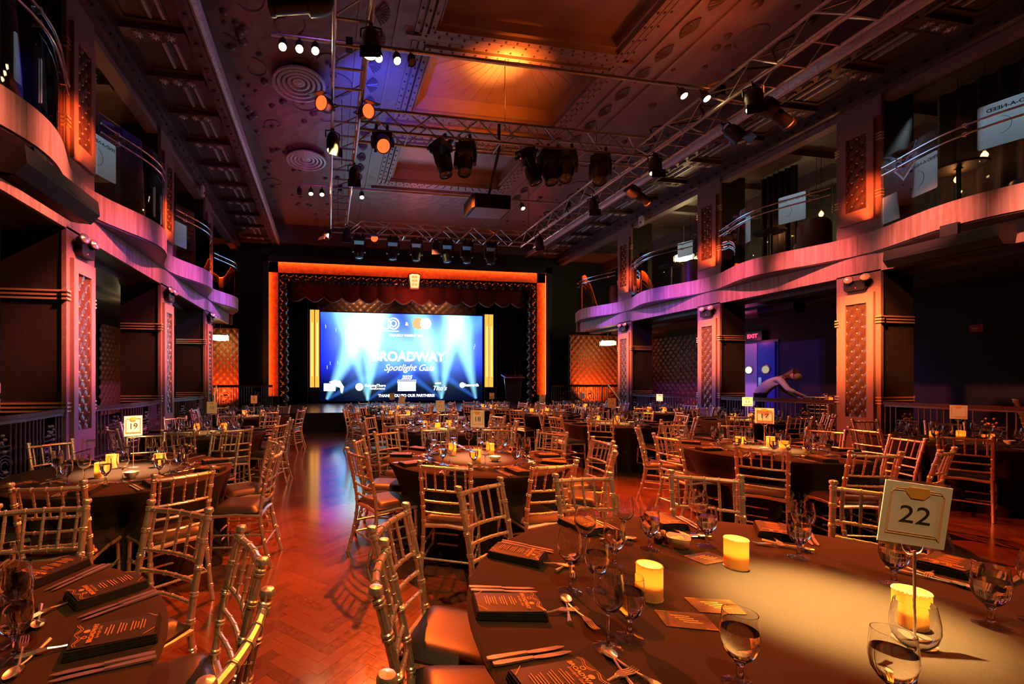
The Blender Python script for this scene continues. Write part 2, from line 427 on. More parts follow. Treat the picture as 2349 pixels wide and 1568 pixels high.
# ---- side terraces behind the columns, with a gently bowed front edge
def bow(y, amp):
    """inward bulge of balcony and terrace edges between the columns"""
    yc = [(a + b) / 2 for a, b in COLS]; per = yc[1] - yc[0]
    return amp * math.sin(PI * (y - yc[0]) / per) ** 2
def edge_pts(sg, y0, y1, amp, n=60, off=0.):
    return [(U(sg, HW - off - bow(y0 + (y1 - y0) * i / n, amp)), y0 + (y1 - y0) * i / n) for i in range(n + 1)]
for sg, nm in ((-1, 'left'), (1, 'right')):
    e = edge_pts(sg, 3.3, 16.9, .22, 70, -.02); W = WL if sg < 0 else WR
    struct(MB().prism(e + [(W, 16.9), (W, 3.3)], 0, TER).build('floor_terrace_' + nm, 'carpet'))
    # balcony slab, its underside and floor
    e = edge_pts(sg, -1.2, YB, 0, 2, -.03)
    struct(MB().prism(e + [(W, YB), (W, -1.2)], ZF0 + .02, ZF2 - .12).build('floor_balcony_' + nm, 'mould'))
    # balcony ceiling
    struct(MB().b2((U(sg, HW + .02), -1.2, ZC0 + .05), (W, YP, ZC0 + .25)).build('ceiling_balcony_' + nm, 'mould'))

# ---- main ceiling with three sunk coffers
CX0, CX1 = 1.95, 5.45
COFF = [(5.0, 7.45, .18), (8.05, 9.85, .30), (11.3, 13.3, .30)]
xs0, xs1 = U(-1, 5.45), U(1, 5.45)
mb = MB()
mb.b2((xs0, -4.0, ZCEIL), (CX0, YP, ZCEIL + .1)).b2((CX1, -4.0, ZCEIL), (xs1, YP, ZCEIL + .1))
ys_ = [-4.0] + [v for c_ in COFF for v in c_[:2]] + [YP]
for i in range(0, len(ys_), 2): mb.b2((CX0, ys_[i], ZCEIL), (CX1, ys_[i + 1], ZCEIL + .1))
ceil = struct(mb.build('ceiling', 'ceil', smooth=False))
rv = MB()
for y0, y1, d in COFF:
    MB().b2((CX0 - .2, y0 - .2, ZCEIL + d), (CX1 + .2, y1 + .2, ZCEIL + d + .08)).build('coffer_panel', 'ceil2', ceil, smooth=False)
    for (p0, p1) in (((CX0 + .003, y0 + .003, ZCEIL - .01), (CX0 + .03, y1 - .003, ZCEIL + d - .002)), ((CX1 - .03, y0 + .003, ZCEIL - .01), (CX1 - .003, y1 - .003, ZCEIL + d - .002)), ((CX0 + .031, y0 + .003, ZCEIL - .01), (CX1 - .031, y0 + .03, ZCEIL + d - .002)), ((CX0 + .031, y1 - .03, ZCEIL - .01), (CX1 - .031, y1 - .003, ZCEIL + d - .002))):
        MB().b2(p0, p1).build('coffer_side', 'ceil2', ceil, smooth=False)
    for k in range(3):       # stepped frames around the mouth
        g = .05 + .13 * k; z1 = ZCEIL; z0 = ZCEIL - .09 + .028 * k; t = .09
        f_ = MB()
        f_.b2((CX0 - g - t, y0 - g - t, z0), (CX1 + g + t, y0 - g, z1)).b2((CX0 - g - t, y1 + g, z0), (CX1 + g + t, y1 + g + t, z1))
        f_.b2((CX0 - g - t, y0 - g, z0), (CX0 - g, y1 + g, z1)).b2((CX1 + g, y0 - g, z0), (CX1 + g + t, y1 + g, z1))
        f_.build('coffer_frame', 'ceil2', ceil, smooth=False)
        n = 16
        for i in range(n + 1):
            for yy in (y0 - g - t / 2, y1 + g + t / 2): rv.sphere((CX0 - g + (CX1 - CX0 + 2 * g) * i / n, yy, z0), .026, 6, 4)
        for i in range(9):
            for xx in (CX0 - g - t / 2, CX1 + g + t / 2): rv.sphere((xx, y0 + (y1 - y0) * i / 8, z0), .026, 6, 4)
tag(rv.build('frame_stud', 'mould', ceil), kind='stuff')
# sunray ribs pressed into the lit coffer
cx_, cy_ = (CX0 + CX1) / 2, 8.05
for i in range(17):
    a = PI * (i + .5) / 17; L_ = 1.0 if abs(math.sin(a)) < .5 else 1.6
    p1 = (cx_ + 1.7 * math.cos(a) * (1 if abs(math.cos(a)) > .6 else 1.1), cy_ + min(1.72, 1.75 * math.sin(a)), ZCEIL + .30)
    MB().cyl((cx_ + .35 * math.cos(a), cy_ + .3 * math.sin(a), ZCEIL + .30), p1, .012, .02, 6).build('sunray_rib', 'ceil2', ceil)
# fans along both sides of the coffers
def fan_mesh():
    m_ = MB(); n = 8; pts = [(0, 0)] + [(.26 * math.cos(-PI / 3 + 2 * PI / 3 * i / n), .26 * math.sin(-PI / 3 + 2 * PI / 3 * i / n)) for i in range(n + 1)]
    m_.prism(pts, -.02, 0)
    for i in range(n + 1):
        a = -PI / 3 + 2 * PI / 3 * i / n; m_.cyl((.03 * math.cos(a), .03 * math.sin(a), -.022), (.26 * math.cos(a), .26 * math.sin(a), -.022), .008, .012, 5)
    return m_.mesh('fan_ornament', 'mould')
FAN = fan_mesh()
for i in range(16):
    y = 5.0 + .6 * i
    link('fan_ornament', FAN, ceil, (.80, y, ZCEIL), (0, 0, 0))
    link('fan_ornament', FAN, ceil, (6.55, y, ZCEIL), (0, 0, PI))
for y in (7.75, 10.45, 14.0):    # cross ribs between the coffers
    MB().b2((CX0 - .55, y - .05, ZCEIL - .06), (CX1 + .55, y + .05, ZCEIL)).build('ceiling_rib', 'ceil2', ceil, smooth=False)
for x in (.55, 1.22, 6.15, 6.8):
    MB().b2((x - .03, 0, ZCEIL - .04), (x + .03, YP - .2, ZCEIL)).build('ceiling_rib', 'ceil2', ceil, smooth=False)
# pressed bosses and scrolling vines on the side fields
BOSS = MB().lathe([(.075, 0), (.07, -.02), (.05, -.04), (.02, -.05), (0, -.052)], 12).mesh('boss', 'mould')
bp_ = [(-1.8, 7.8), (-1.58, 7.95), (-1.57, 8.17), (-1.8, 8.34), (-1.31, 8.45), (-1.81, 9.19), (-1.55, 9.52), (-1.83, 9.74), (-1.83, 10.5)]
for i in range(70): bp_.append((-1.9 + 2.3 * rnd.random(), 5.2 + 11.5 * rnd.random()))
for i in range(40): bp_.append((6.9 + 1.8 * rnd.random(), 4.2 + 12 * rnd.random()))
for x, y in bp_:
    o = link('boss', BOSS, ceil, (x * 1.0, y * 1.03, ZCEIL)); k = .6 + .7 * rnd.random(); o.scale = (k, k, k)
for i in range(26):
    x0, y0 = (-1.9 + 2.1 * rnd.random(), 6 + 10 * rnd.random()) if i < 18 else (7 + 1.6 * rnd.random(), 5 + 11 * rnd.random())
    r_, a0 = .22 + .3 * rnd.random(), 6.28 * rnd.random()
    MB().tube([(x0 + r_ * (1 - .045 * j) * math.cos(a0 + .34 * j), y0 + r_ * (1 - .045 * j) * math.sin(a0 + .34 * j), ZCEIL) for j in range(16)], .016, 6).build('vine_scroll', 'mould', ceil)

# ---- soffits, silver roll moulding, cornices
BEAM = MB().b2((-.50, -.11, -.10), (.50, .11, 0)).mesh('soffit_beam', 'mould', False)
ROS = MB(); [ROS.cyl((0, 0, -.10), (.085 * math.cos(k * PI / 4), .085 * math.sin(k * PI / 4), -.115), .028, .006, 5) for k in range(8)]; ROS.sphere((0, 0, -.115), .03, 8, 5)
ROS = ROS.mesh('rosette', 'silver')
BARM = MB().b2((-.022, -.30, -.045), (.022, .30, 0)).mesh('soffit_bar', 'silver', False)
PANM = MB().b2((-.3, -.32, -.03), (-.26, .32, 0)).b2((.36, -.32, -.03), (.40, .32, 0)).b2((-.3, -.36, -.03), (.4, -.32, 0)).b2((-.3, .32, -.03), (.4, .36, 0)).mesh('soffit_panel_frame', 'mould', False)
DEN = MB().prism([(-.10, 0), (.05, 0), (.10, .05), (-.10, .03)], -.03, .03, lambda x, y, z: (z, x, -y)).mesh('dentil', 'mould', False)
for sg, nm in ((-1, 'left'), (1, 'right')):
    so = struct(MB().b2((U(sg, 5.40), -4, ZSOF), (U(sg, HW + .1), YP, ZSOF + .1)).build('ceiling_soffit_' + nm, 'mould', smooth=False))
    for i in range(16):
        y = 2.0 + 1.10 * i + .06
        if y > YP - .4: break
        xm = U(sg, 6.16)
        link('soffit_beam', BEAM, so, (xm, y, ZSOF))
        for k in (-1, 0, 1): link('rosette', ROS, so, (xm + .24 * k, y, ZSOF))
        link('soffit_panel_frame', PANM, so, (xm, y + .55, ZSOF), (0, 0, 0 if sg > 0 else PI))
        for k in (.05, .24): link('soffit_bar', BARM, so, (xm - sg * k, y + .52, ZSOF))
    # flat band then the rounded silver edge, then the cove up to the ceiling
    t = struct(MB().b2((U(sg, 5.42), -4, ZSOF - .14), (U(sg, 5.62), YP, ZSOF)).build('trim_%d' % (1 if sg < 0 else 2), 'mould', smooth=False))
    for i in range(60):
        link('dentil', DEN, t, (U(sg, 5.52), .4 + .29 * i, ZSOF - .14))
    pr = [(-.07, -.02), (-.05, -.07), (0, -.10), (.06, -.08), (.09, -.02), (.09, .05), (.05, .09), (-.07, .09)]
    struct(MB().prism([(p[0], p[1]) for p in pr], -4, YP, lambda x, y, z: (U(sg, 5.36 - x), z, ZSOF - .06 + y)).build('trim_%d' % (3 if sg < 0 else 4), 'silver'))
    struct(MB().b2((U(sg, 5.45), -4, ZSOF), (U(sg, 5.55), YP, ZCEIL + .1)).build('wall_cove_' + nm, 'mould', smooth=False))
    # cornice over the columns
    cn = struct(MB().prism([(0, ZC0), (.10, ZC0 + .02), (.10, ZC0 + .07), (.06, ZC0 + .1), (.06, ZC1 - .08), (.14, ZC1 - .05), (.14, ZSOF + .02), (-.12, ZSOF + .02), (-.12, ZC0)], -4, YP, lambda x, y, z: (U(sg, HW - x), z, y)).build('trim_%d' % (5 if sg < 0 else 6), 'mould', smooth=False))
    for i in range(60):
        link('dentil', DEN, cn, (U(sg, HW - .10), .6 + .27 * i, ZC0 + .10), (0, sg * PI / 2, 0))
    # header behind the cornice, and the slim purple-lit lip under it
    struct(MB().b2((U(sg, HW + .05), -4, ZC0 - .12), (U(sg, HW + .30), YP, ZC0 + .3)).build('trim_%d' % (7 if sg < 0 else 8), 'pierframe', smooth=False))
    # under-balcony plaster mouldings
    for k, (u_, z_) in enumerate(((HW + .5, ZF0), (HW + 1.5, ZF0))):
        struct(MB().b2((U(sg, u_), 3.3, z_ - .07), (U(sg, u_ + .5), YB, z_ + .02)).build('trim_%d' % (9 + k + (0 if sg < 0 else 2)), 'mould', smooth=False))
struct(MB().b2((U(-1, HW), YP - .35, ZSOF - .1), (U(1, HW), YP, ZCEIL + .1)).build('trim_13', 'mould', smooth=False))

# ================================================================== tufted upholstery helper (plane x,z facing -y)
def tufted(wd, ht, dx, dz, depth, q=6):
    nx, nz = max(2, int(wd / dx * q)), max(2, int(ht / dz * q))
    def fn(u, v):
        x, z = u * wd, v * ht; a, b = x / dx + z / dz, x / dx - z / dz
        return (x - wd / 2, -depth * (abs(math.sin(PI * a) * math.sin(PI * b))) ** .42, z)
    m_ = MB().grid(fn, nx, nz)
    bt = MB()
    for i in range(0, int(2 * wd / dx) + 1):
        for j in range(0, int(2 * ht / dz) + 1):
            if (i + j) % 2 == 0:
                x, z = i * dx / 2, j * dz / 2
                if .0 <= x <= wd and .02 < z < ht - .02: bt.sphere((x - wd / 2, -.012, z), .016, 6, 4)
    return m_, bt
T_LOW, T_LOWB = tufted(.34, 2.22, .17, .235, .035)
T_UP, T_UPB = tufted(.34, 1.46, .17, .235, .035)
TLM, TLB = T_LOW.mesh('tufted_panel', 'tuft', True, 80), T_LOWB.mesh('panel_stud', 'brass')
TUM, TUB = T_UP.mesh('tufted_panel', 'tuft', True, 80), T_UPB.mesh('panel_stud', 'brass')
SIDE = {-1: 'left', 1: 'right'}
PLACE = ['nearest the camera', 'second from the camera', 'nearest the stage']
def frame_box(u0, u1, y0, y1, z0, z1, sg): return MB().b2((U(sg, u0), y0, z0), (U(sg, u1), y1, z1))
def panel_frame(sg, yc, wd, z0, z1, iw, iz0, iz1, u):
    """proud frame with an opening, in the plane u"""
    m_ = MB(); a, b = U(sg, u - .055), U(sg, u)
    m_.b2((a, yc - wd / 2, z0), (b, yc - iw / 2, z1)).b2((a, yc + iw / 2, z0), (b, yc + wd / 2, z1))
    m_.b2((a, yc - iw / 2, z0), (b, yc + iw / 2, iz0)).b2((a, yc - iw / 2, iz1), (b, yc + iw / 2, z1))
    return m_
def pier(sg, i):
    y0, y1 = COLS[i]; yc = (y0 + y1) / 2; d = .80
    c = thing('column', 'plum column with tufted bronze inlay on the %s side, %s' % (SIDE[sg], PLACE[i]), 'column', (U(sg, HW), yc, 0))
    c['kind'] = 'structure'; del c['category']
    loc = Vector((U(sg, HW), yc, 0))
    def put(mb_, nm, m_, parent=c, sm=False):
        mb_.v = [tuple(Vector(v) - loc) for v in mb_.v]
        return mb_.build(nm, m_, parent, smooth=sm)
    put(frame_box(HW, HW + .06, y0, y1, 0, ZF0 + .03, sg), 'face', 'pier')
    put(frame_box(HW + .06, HW + d, y0 + .015, y1 - .015, 0, ZF0 + .03, sg), 'shaft', 'wall')
    put(frame_box(HW, HW + .06, y0, y1, ZF2 - .12, ZC0 + .05, sg), 'upper_face', 'pier')
    put(frame_box(HW + .06, HW + d, y0 + .015, y1 - .015, ZF2 - .12, ZC0 + .05, sg), 'upper_shaft', 'wall')
    put(panel_frame(sg, yc, .56, .55, 3.26, .34, .85, 3.07, HW), 'panel_frame', 'pierframe')
    put(panel_frame(sg, yc, .56, 4.66, 6.55, .34, 4.9, 6.36, HW), 'panel_frame', 'pierframe')
    rot = (0, 0, -sg * PI / 2)
    for me, bt, z in ((TLM, TLB, .85), (TUM, TUB, 4.9)):
        p = link('tufted_panel', me, c, (-sg * .004, 0, z), rot); tag(link('panel_stud', bt, p), kind='stuff')
    for zz in (2.66, 1.12, 6.12, 5.05):        # triple brass bands wrapping the edges
        for k in range(3):
            z = zz + k * .055
            for ya, yb in ((y0 - .02, y0 + .075), (y1 - .075, y1 + .02)):
                put(frame_box(HW - .022, HW + .05, ya, yb, z, z + .026, sg), 'brass_band', 'brass')
            if zz < 4: put(frame_box(HW + .06, HW + d, y0 - .004, y0 + .02, z, z + .026, sg), 'brass_band', 'brass')
    return c
for sg in (-1, 1):
    for i in range(3): pier(sg, i)

# emergency twin-spot units on the columns
def emergency(sg, i):
    y0, y1 = COLS[i]; yc = (y0 + y1) / 2
    e = thing('emergency_light', 'black emergency light with two round heads on the %s column %s' % (SIDE[sg], PLACE[i]), 'emergency light', (U(sg, HW), yc, 3.43), 0, 'emergency lights')
    s_ = -sg
    m_ = MB().prism([(-.17, -.06), (-.14, -.10), (.14, -.10), (.17, -.06), (.17, .09), (-.17, .09)], 0, .10, lambda x, y, z: (s_ * z, x, y))
    m_.build('housing', 'blackmetal', e, smooth=False)
    MB().sphere((s_ * .105, -.03, -.05), .008, 6, 4).build('indicator', 'led_red', e)
    for k, yy in enumerate((-.17, .10)):
        h = MB().cyl((s_ * .06, yy, .10), (s_ * .16, yy - .05, .12), .055, .075, 14).cyl((s_ * .05, yy, .05), (s_ * .08, yy, .11), .02, .02, 8)
        ho = h.build('lamp_head', 'blackmetal', e)
        MB().lathe([(.07, 0), (.066, .012), (.04, .022), (0, .026)], 14).xf(Matrix.Translation((s_ * .16, yy - .05, .12)) @ Vector((s_ * .10, -.05, .02)).to_track_quat('Z', 'Y').to_matrix().to_4x4()).build('lens', 'lamplens', ho)
M['lamplens'] = mat('silvered_lamp_lens', (.9, .8, .7), .15, .6)
for sg in (-1, 1):
    for i in range(3): emergency(sg, i)

# ================================================================== balcony fascias: straight band below, bowed panels above
def ribbon(sg, y0, y1, z0, z1, amp, off, th, n):
    m_ = MB()
    for j in range(n + 1):
        y = y0 + (y1 - y0) * j / n; x = HW - off - bow(y, amp)
        for z in (z0, z1):
            m_.v.append((U(sg, x), y, z)); m_.v.append((U(sg, x + th), y, z))
    for j in range(n):
        a, b = 4 * j, 4 * j + 4
        m_.f += [(a, b, b + 2, a + 2), (a + 1, a + 3, b + 3, b + 1), (a, a + 1, b + 1, b), (a + 2, b + 2, b + 3, a + 3)]
    m_.f += [(0, 2, 3, 1), (4 * n, 4 * n + 1, 4 * n + 3, 4 * n + 2)]
    return m_
YE = 0.2
for sg in (-1, 1):
    f_ = struct(ribbon(sg, YE, YB, ZF0 + .1, ZF1, 0, -.06, .06, 2).build('wall_fascia_' + SIDE[sg], 'mould', smooth=False))
    n = 14
    for j in range(n):
        a, b = YE + (YB - YE) * j / n, YE + (YB - YE) * (j + 1) / n
        ribbon(sg, a + .002, b - .002, ZF0, ZF1, 0, 0, .06, 1).build('fascia_panel', 'fascia', f_, smooth=False)
    n = 17
    for j in range(n):
        a, b = YE + (YB - YE) * j / n, YE + (YB - YE) * (j + 1) / n
        ribbon(sg, a + .002, b - .002, ZF1, ZF2, .47, .03, .05, 8).build('fascia_panel', 'fascia', f_, smooth=True)
    # soffit of the bowed part and its top ledge
    for z0, z1, nm in ((ZF1 - .02, ZF1 + .02, 'bow_soffit'), (ZF2 - .03, ZF2, 'bow_ledge')):
        e = edge_pts(sg, YE, YB, .47, 90, .0)
        MB().prism(e + [(U(sg, HW + .2), YB), (U(sg, HW + .2), YE)], z0, z1).build(nm, 'mould', f_, smooth=False)
    MB().b2((U(sg, HW - .1), YB - .05, ZF0), (U(sg, HW + .3), YB, ZF2)).build('fascia_end', 'fascia', f_, smooth=False)

# ================================================================== glass balustrades with twin steel handrails
BAYS = [(3.95, 6.5), (7.34, 9.9), (10.7, 13.3), (14.08, 16.35)]
BAYN = ['in the bay nearest the camera', 'between the first two columns', 'between the last two columns', 'in the bay beside the stage']
for sg in (-1, 1):
    for bi, (y0, y1) in enumerate(BAYS):
        g = thing('glass_balustrade', 'curved clear glass balustrade with twin rails on %s balcony %s' % (SIDE[sg], BAYN[bi]), 'balustrade', (0, 0, 0), 0, 'balcony balustrades')
        ribbon(sg, y0, y1, ZF2, 5.72, .47, -.04, .012, 14).build('pane', 'pane', g)
        for z in (5.40, 5.54):
            pts = [(U(sg, HW + .0 - bow(y0 + (y1 - y0) * j / 18, .47)), y0 + (y1 - y0) * j / 18, z) for j in range(19)]
            r_ = MB().tube(pts, .017, 8).build('handrail', 'steelrail', g)
            for fr_ in (.12, .5, .88):
                y = y0 + (y1 - y0) * fr_; x = HW - bow(y, .47)
                MB().cyl((U(sg, x - .012), y, z), (U(sg, x + .05), y, z), .034, .034, 14).build('clamp', 'steelrail', r_)

# ================================================================== terrace railings
BAL = MB().lathe([(.011, 0), (.011, .30), (.018, .33), (.011, .36), (.011, .45), (.018, .48), (.011, .51), (.011, .78)], 7).mesh('baluster', 'railmetal' if 'railmetal' in M else 'blackmetal')
M['railmetal'] = mat('dark_iron_railing', (.16, .13, .13), .35, .6); BAL.materials.clear(); BAL.materials.append(M['railmetal'])
def rosace(wd, ht):
    m_ = MB()
    for cx in (-wd / 4, wd / 4): 
        for k in range(3):
            r_ = .05 + .035 * k
            m_.tube([(cx + r_ * math.cos(t * PI / 7), 0, ht * .35 + r_ * math.sin(t * PI / 7)) for t in range(13)], .007, 5)
    for k in range(9): m_.sphere((wd * (.5 * math.sin(k * 2.4)) * .6, 0, ht * (.35 + .33 * math.cos(k * 2.4))), .028, 6, 4)
    for k in range(6): m_.sphere((wd * .22 * math.cos(k), -.01, ht * .72 + .05 * math.sin(2 * k)), .024, 6, 4)
    m_.b2((-wd / 2, -.008, ht * .55), (wd / 2, .008, ht * .57)).b2((-wd / 2, -.008, ht * .62), (wd / 2, .008, ht * .64))
    return m_
ROSP = rosace(.32, .78).mesh('scroll_panel', 'railmetal')
def railing(label, pts, zf, ztop=None):
    ztop = ztop or zf + .88
    g = thing('terrace_railing', label, 'railing', (pts[0][0], pts[0][1], zf), 0, 'terrace railings')
    o0 = Vector((pts[0][0], pts[0][1], zf)); P_ = [Vector((x, y, 0)) for x, y in pts]
    seg = [0.]
    for a, b in zip(P_, P_[1:]): seg.append(seg[-1] + (b - a).length)
    def at(s):
        for i in range(len(P_) - 1):
            if s <= seg[i + 1] + 1e-6: 
                t = (s - seg[i]) / max(1e-6, seg[i + 1] - seg[i]); d = (P_[i + 1] - P_[i]).normalized(); return P_[i].lerp(P_[i + 1], t), d
        return P_[-1], (P_[-1] - P_[-2]).normalized()
    h = ztop - zf
    for nm, wd, z0, z1, m_ in (('top_rail', .085, h - .055, h, 'darkwood'), ('mid_rail', .05, h - .09, h - .055, 'railmetal'), ('bottom_rail', .03, .06, .085, 'railmetal')):
        b_ = MB(); n = len(P_)
        for i, p in enumerate(P_):
            d = (P_[min(i + 1, n - 1)] - P_[max(i - 1, 0)]).normalized(); nn = Vector((-d.y, d.x, 0)) * wd / 2
            for q, z in ((p - nn, z0), (p + nn, z0), (p + nn, z1), (p - nn, z1)): b_.v.append((q.x - o0.x, q.y - o0.y, z))
        for i in range(n - 1):
            for k in range(4): b_.f.append((4 * i + k, 4 * i + (k + 1) % 4, 4 * i + 4 + (k + 1) % 4, 4 * i + 4 + k))
        b_.f += [(3, 2, 1, 0), tuple(4 * (n - 1) + k for k in range(4))]
        b_.build(nm, m_, g, smooth=False)
    L_ = seg[-1]; n = max(4, int(L_ / .085)); skip = 0
    for i in range(n + 1):
        p, d = at(L_ * i / n); a = math.atan2(d.y, d.x)
        ph = i % 12
        if ph in (5, 6, 7):
            if ph == 6: link('scroll_panel', ROSP, g, (p.x - o0.x, p.y - o0.y, .05), (0, 0, a))
            continue
        o = link('baluster', BAL, g, (p.x - o0.x, p.y - o0.y, .03)); o.scale = (1, 1, (h - .1) / .78)
    return g
for sg in (-1, 1):
    for bi, (y0, y1) in enumerate([(3.6, 6.52), (7.32, 9.92), (10.68, 13.3)]):
        railing('dark iron railing with wooden top on the %s terrace %s' % (SIDE[sg], BAYN[bi]), edge_pts(sg, y0, y1, .18, 18, -.06), TER, 1.17)
railing('iron railing before the orange padded panel left of the stage', [(-4.1, 16.2), (-3.2, 16.15), (-2.4, 16.3), (-2.05, 16.6)], .52, 1.45)
railing('iron railing before the orange padded panel right of the stage', [(9.15, 16.6), (9.5, 16.3), (10.4, 16.15), (12.2, 16.2)], .52, 1.45)
# raised boxes next to the stage that carry these two railings
struct(MB().b2((WL, 15.95, 0), (-1.95, YP, .52)).build('floor_box_left', 'skirt', smooth=False))
struct(MB().b2((9.05, 15.95, 0), (WR, YP, .52)).build('floor_box_right', 'skirt', smooth=False))

# orange padded wall panels at the ends of the aisles under the balcony
def padded(name, label, loc, rz, wd, ht, dx, dz, m_='tuftorange', depth=.07, q=6):
    t = thing(name, label, 'wall panel', loc, rz)
    a, b = tufted(wd, ht, dx, dz, depth, q)
    p = a.build('padding', m_, t, smooth=True, ang=80); tag(b.build('padding_button', m_, p), kind='stuff')
    MB().b2((-wd / 2, .01, 0), (wd / 2, .08, ht)).build('backing_board', 'black', t, smooth=False)
    return t
padded('padded_panel', 'orange button-tufted wall panel right of the stage below the balcony', (11.45, 17.2, .55), 0, 2.3, 3.05, .26, .30)
padded('padded_panel', 'orange button-tufted wall panel left of the stage below the balcony', (-4.0, 17.2, .55), 0, 1.3, 3.05, .26, .30)
padded('padded_panel', 'dark tufted wall panel beside the curved doorway at the right', (WR - .09, 15.35, .5), -PI / 2, 2.6, 2.9, .26, .30, mat('dark_purple_padding', (.045, .016, .025), .4))
padded('padded_panel', 'red-lit tufted panel between the left columns beside the handrail', (WL + .09, 15.7, .5), PI / 2, 1.6, 2.9, .26, .30)

# ================================================================== doors, exit signs, wall fittings on the right
d = struct(MB().b2((WR - .02, 11.38, TER), (WR + .06, 12.62, 2.9)).build('door_1', mat('navy_door_frame', (.02, .02, .12), .4)))
M['navy'] = mat('navy_door_paint', (.03, .03, .35), .35)
def door_leaf(y0, y1, m_, lit):
    lf = MB().b2((WR - .07, y0, TER), (WR - .03, y1, 2.82)).build('door_leaf', m_, d, smooth=False)
    MB().lathe([(.13, 0), (.15, .015), (.13, .03), (.115, .02), (.13, 0)], 24).xf(Matrix.Translation((WR - .07, (y0 + y1) / 2, 1.95)) @ Matrix.Rotation(-PI / 2, 4, 'Y')).build('porthole_rim', 'brass', lf)
    MB().cyl((WR - .085, (y0 + y1) / 2, 1.95), (WR - .075, (y0 + y1) / 2, 1.95), .12, .12, 24).build('porthole_glass', lit, lf)
    MB().b2((WR - .085, y1 - .14, 1.25), (WR - .07, y1 - .04, 1.7)).build('push_plate', 'steelrail', lf, smooth=False)
M['greydoor'] = mat('pale_grey_door', (.45, .52, .5), .5)
door_leaf(11.45, 12.0, 'navy', emis('lit_porthole', (.75, .7, .45), .6))
door_leaf(12.02, 12.55, 'greydoor', 'white_lit')
e = thing('exit_sign', 'pink-lit exit sign above the navy double door at right', 'exit sign', (WR - .12, 12.1, 3.05))
MB().box((0, 0, 0), (.07, .62, .3)).build('housing', 'blackmetal', e, smooth=False)
link('lettering', text_mesh('EXIT', .17, 'exit', 0, .01), e, (-.04, 0, 0), (PI / 2, 0, -PI / 2))
point('exit_glow', (WR - .5, 12.1, 2.9), 6, (1, .1, .4), .1)
e = thing('exit_sign', 'red exit sign at the top right corner above the balcony', 'exit sign', (XR + .75, 4.35, 6.52))
MB().box((0, 0, 0), (.06, .6, .28)).build('housing', 'blackmetal', e, smooth=False)
link('lettering', text_mesh('EXIT', .2, 'exitred', 0, .01), e, (-.035, 0, 0), (PI / 2, 0, -PI / 2))
e = thing('fire_alarm', 'small red fire alarm box on the dark right wall', 'fire alarm', (WR - .03, 7.2, 2.7))
MB().box((0, 0, 0), (.05, .2, .16)).build('body', mat('red_alarm_plastic', (.5, .03, .02), .4), e, smooth=False)
MB().box((-.03, 0, 0), (.02, .1, .03)).build('lever', 'paper', e, smooth=False)
# curved brass doorway edge between the second and third right columns
pts = [(WR - .07, 13.15, TER)] + [(WR - .07, 13.15, z) for z in (1., 2., 2.55)] + [(WR - .07, 13.15 + .2 * (1 - math.cos(t * PI / 12)), 2.55 + .2 * math.sin(t * PI / 12)) for t in range(1, 7)] + [(WR - .07, 13.8, 2.75)]
tag(MB().tube(pts, .05, 8).build('doorway_surround', mat('ochre_doorway_paint', (.7, .38, .12), .4)), 'ochre rounded doorway surround behind the second right column', 'door frame')  # plain ochre base colour on the surround
# stair handrails at the terrace steps
for lab, p in (('slanted handrail by the right terrace steps near the stage', [(10.0, 13.5, .9), (10.3, 14.6, 1.45), (10.75, 15.6, 1.45)]), ('slanted handrail by the left terrace steps near the stage', [(-3.3, 13.3, .9), (-3.5, 14.5, 1.42), (-4.3, 15.2, 1.42)])):
    h = thing('stair_handrail', lab, 'handrail', (0, 0, 0)); MB().tube(p, .024, 10).build('rail', 'brass', h)
    for q in (p[0], p[1], p[2]): MB().cyl((q[0], q[1], 0), q, .016, .016, 8).build('post', 'brass', h)

# ================================================================== stage
st = struct(MB().b2((WL + .3, YP + .02, 0), (WR - .3, 21.3, ZST)).b2((-1.95, YS, 0), (9.05, YP + .02, ZST)).build('floor_stage', 'skirt', smooth=False))
for k in range(9):      # stage deck boards
    y = YS + (20.9 - YS) * k / 9
    MB().b2((-1.95, y + .004, ZST), (9.05, y + (20.9 - YS) / 9 - .004, ZST + .02)).build('deck_board', 'stagefloor', st, smooth=False)
# proscenium: outer lit trough, inner dark frame
po = struct(thing('wall_proscenium', None, None))
M['cove'] = noise(mat('terracotta_cove_plaster', (.5, .2, .1), .6), (6, 6, 6), .25, .3)
for nm, p0, p1 in (('left', (PX0 - .35, YP - .02, ZST), (PX0 + .10, YP + .06, PZT + .3)), ('right', (PX1 - .10, YP - .02, ZST), (PX1 + .35, YP + .06, PZT + .3)), ('top', (PX0 - .35, YP - .02, PZT - .22), (PX1 + .35, YP + .06, PZT + .3))):
    MB().b2(p0, p1).build('cove_back', 'cove', po, smooth=False)
# hoods that hide the strips
MB().b2((PX0 - .40, YP - .35, PZT + .25), (PX1 + .40, YP, PZT + .38)).build('cove_hood', 'black', po, smooth=False)
MB().b2((PX0 - .45, YP - .35, ZST), (PX0 - .33, YP, PZT + .38)).build('cove_hood', 'black', po, smooth=False)
MB().b2((PX1 + .33, YP - .35, ZST), (PX1 + .45, YP, PZT + .38)).build('cove_hood', 'black', po, smooth=False)
MB().b2((PX0 - .45, YP - .36, PZT + .13), (PX1 + .45, YP - .32, PZT + .38)).build('cove_lip', 'black', po, smooth=False)
MB().b2((PX0 - .45, YP - .36, ZST), (PX0 - .23, YP - .32, PZT + .38)).build('cove_lip', 'black', po, smooth=False)
MB().b2((PX1 + .16, YP - .36, ZST), (PX1 + .45, YP - .32, PZT + .38)).build('cove_lip', 'black', po, smooth=False)
MB().b2((PX0 - .32, YP - .16, PZT + .19), (PX1 + .32, YP - .10, PZT + .25)).build('led_strip', 'strip', po, smooth=False)
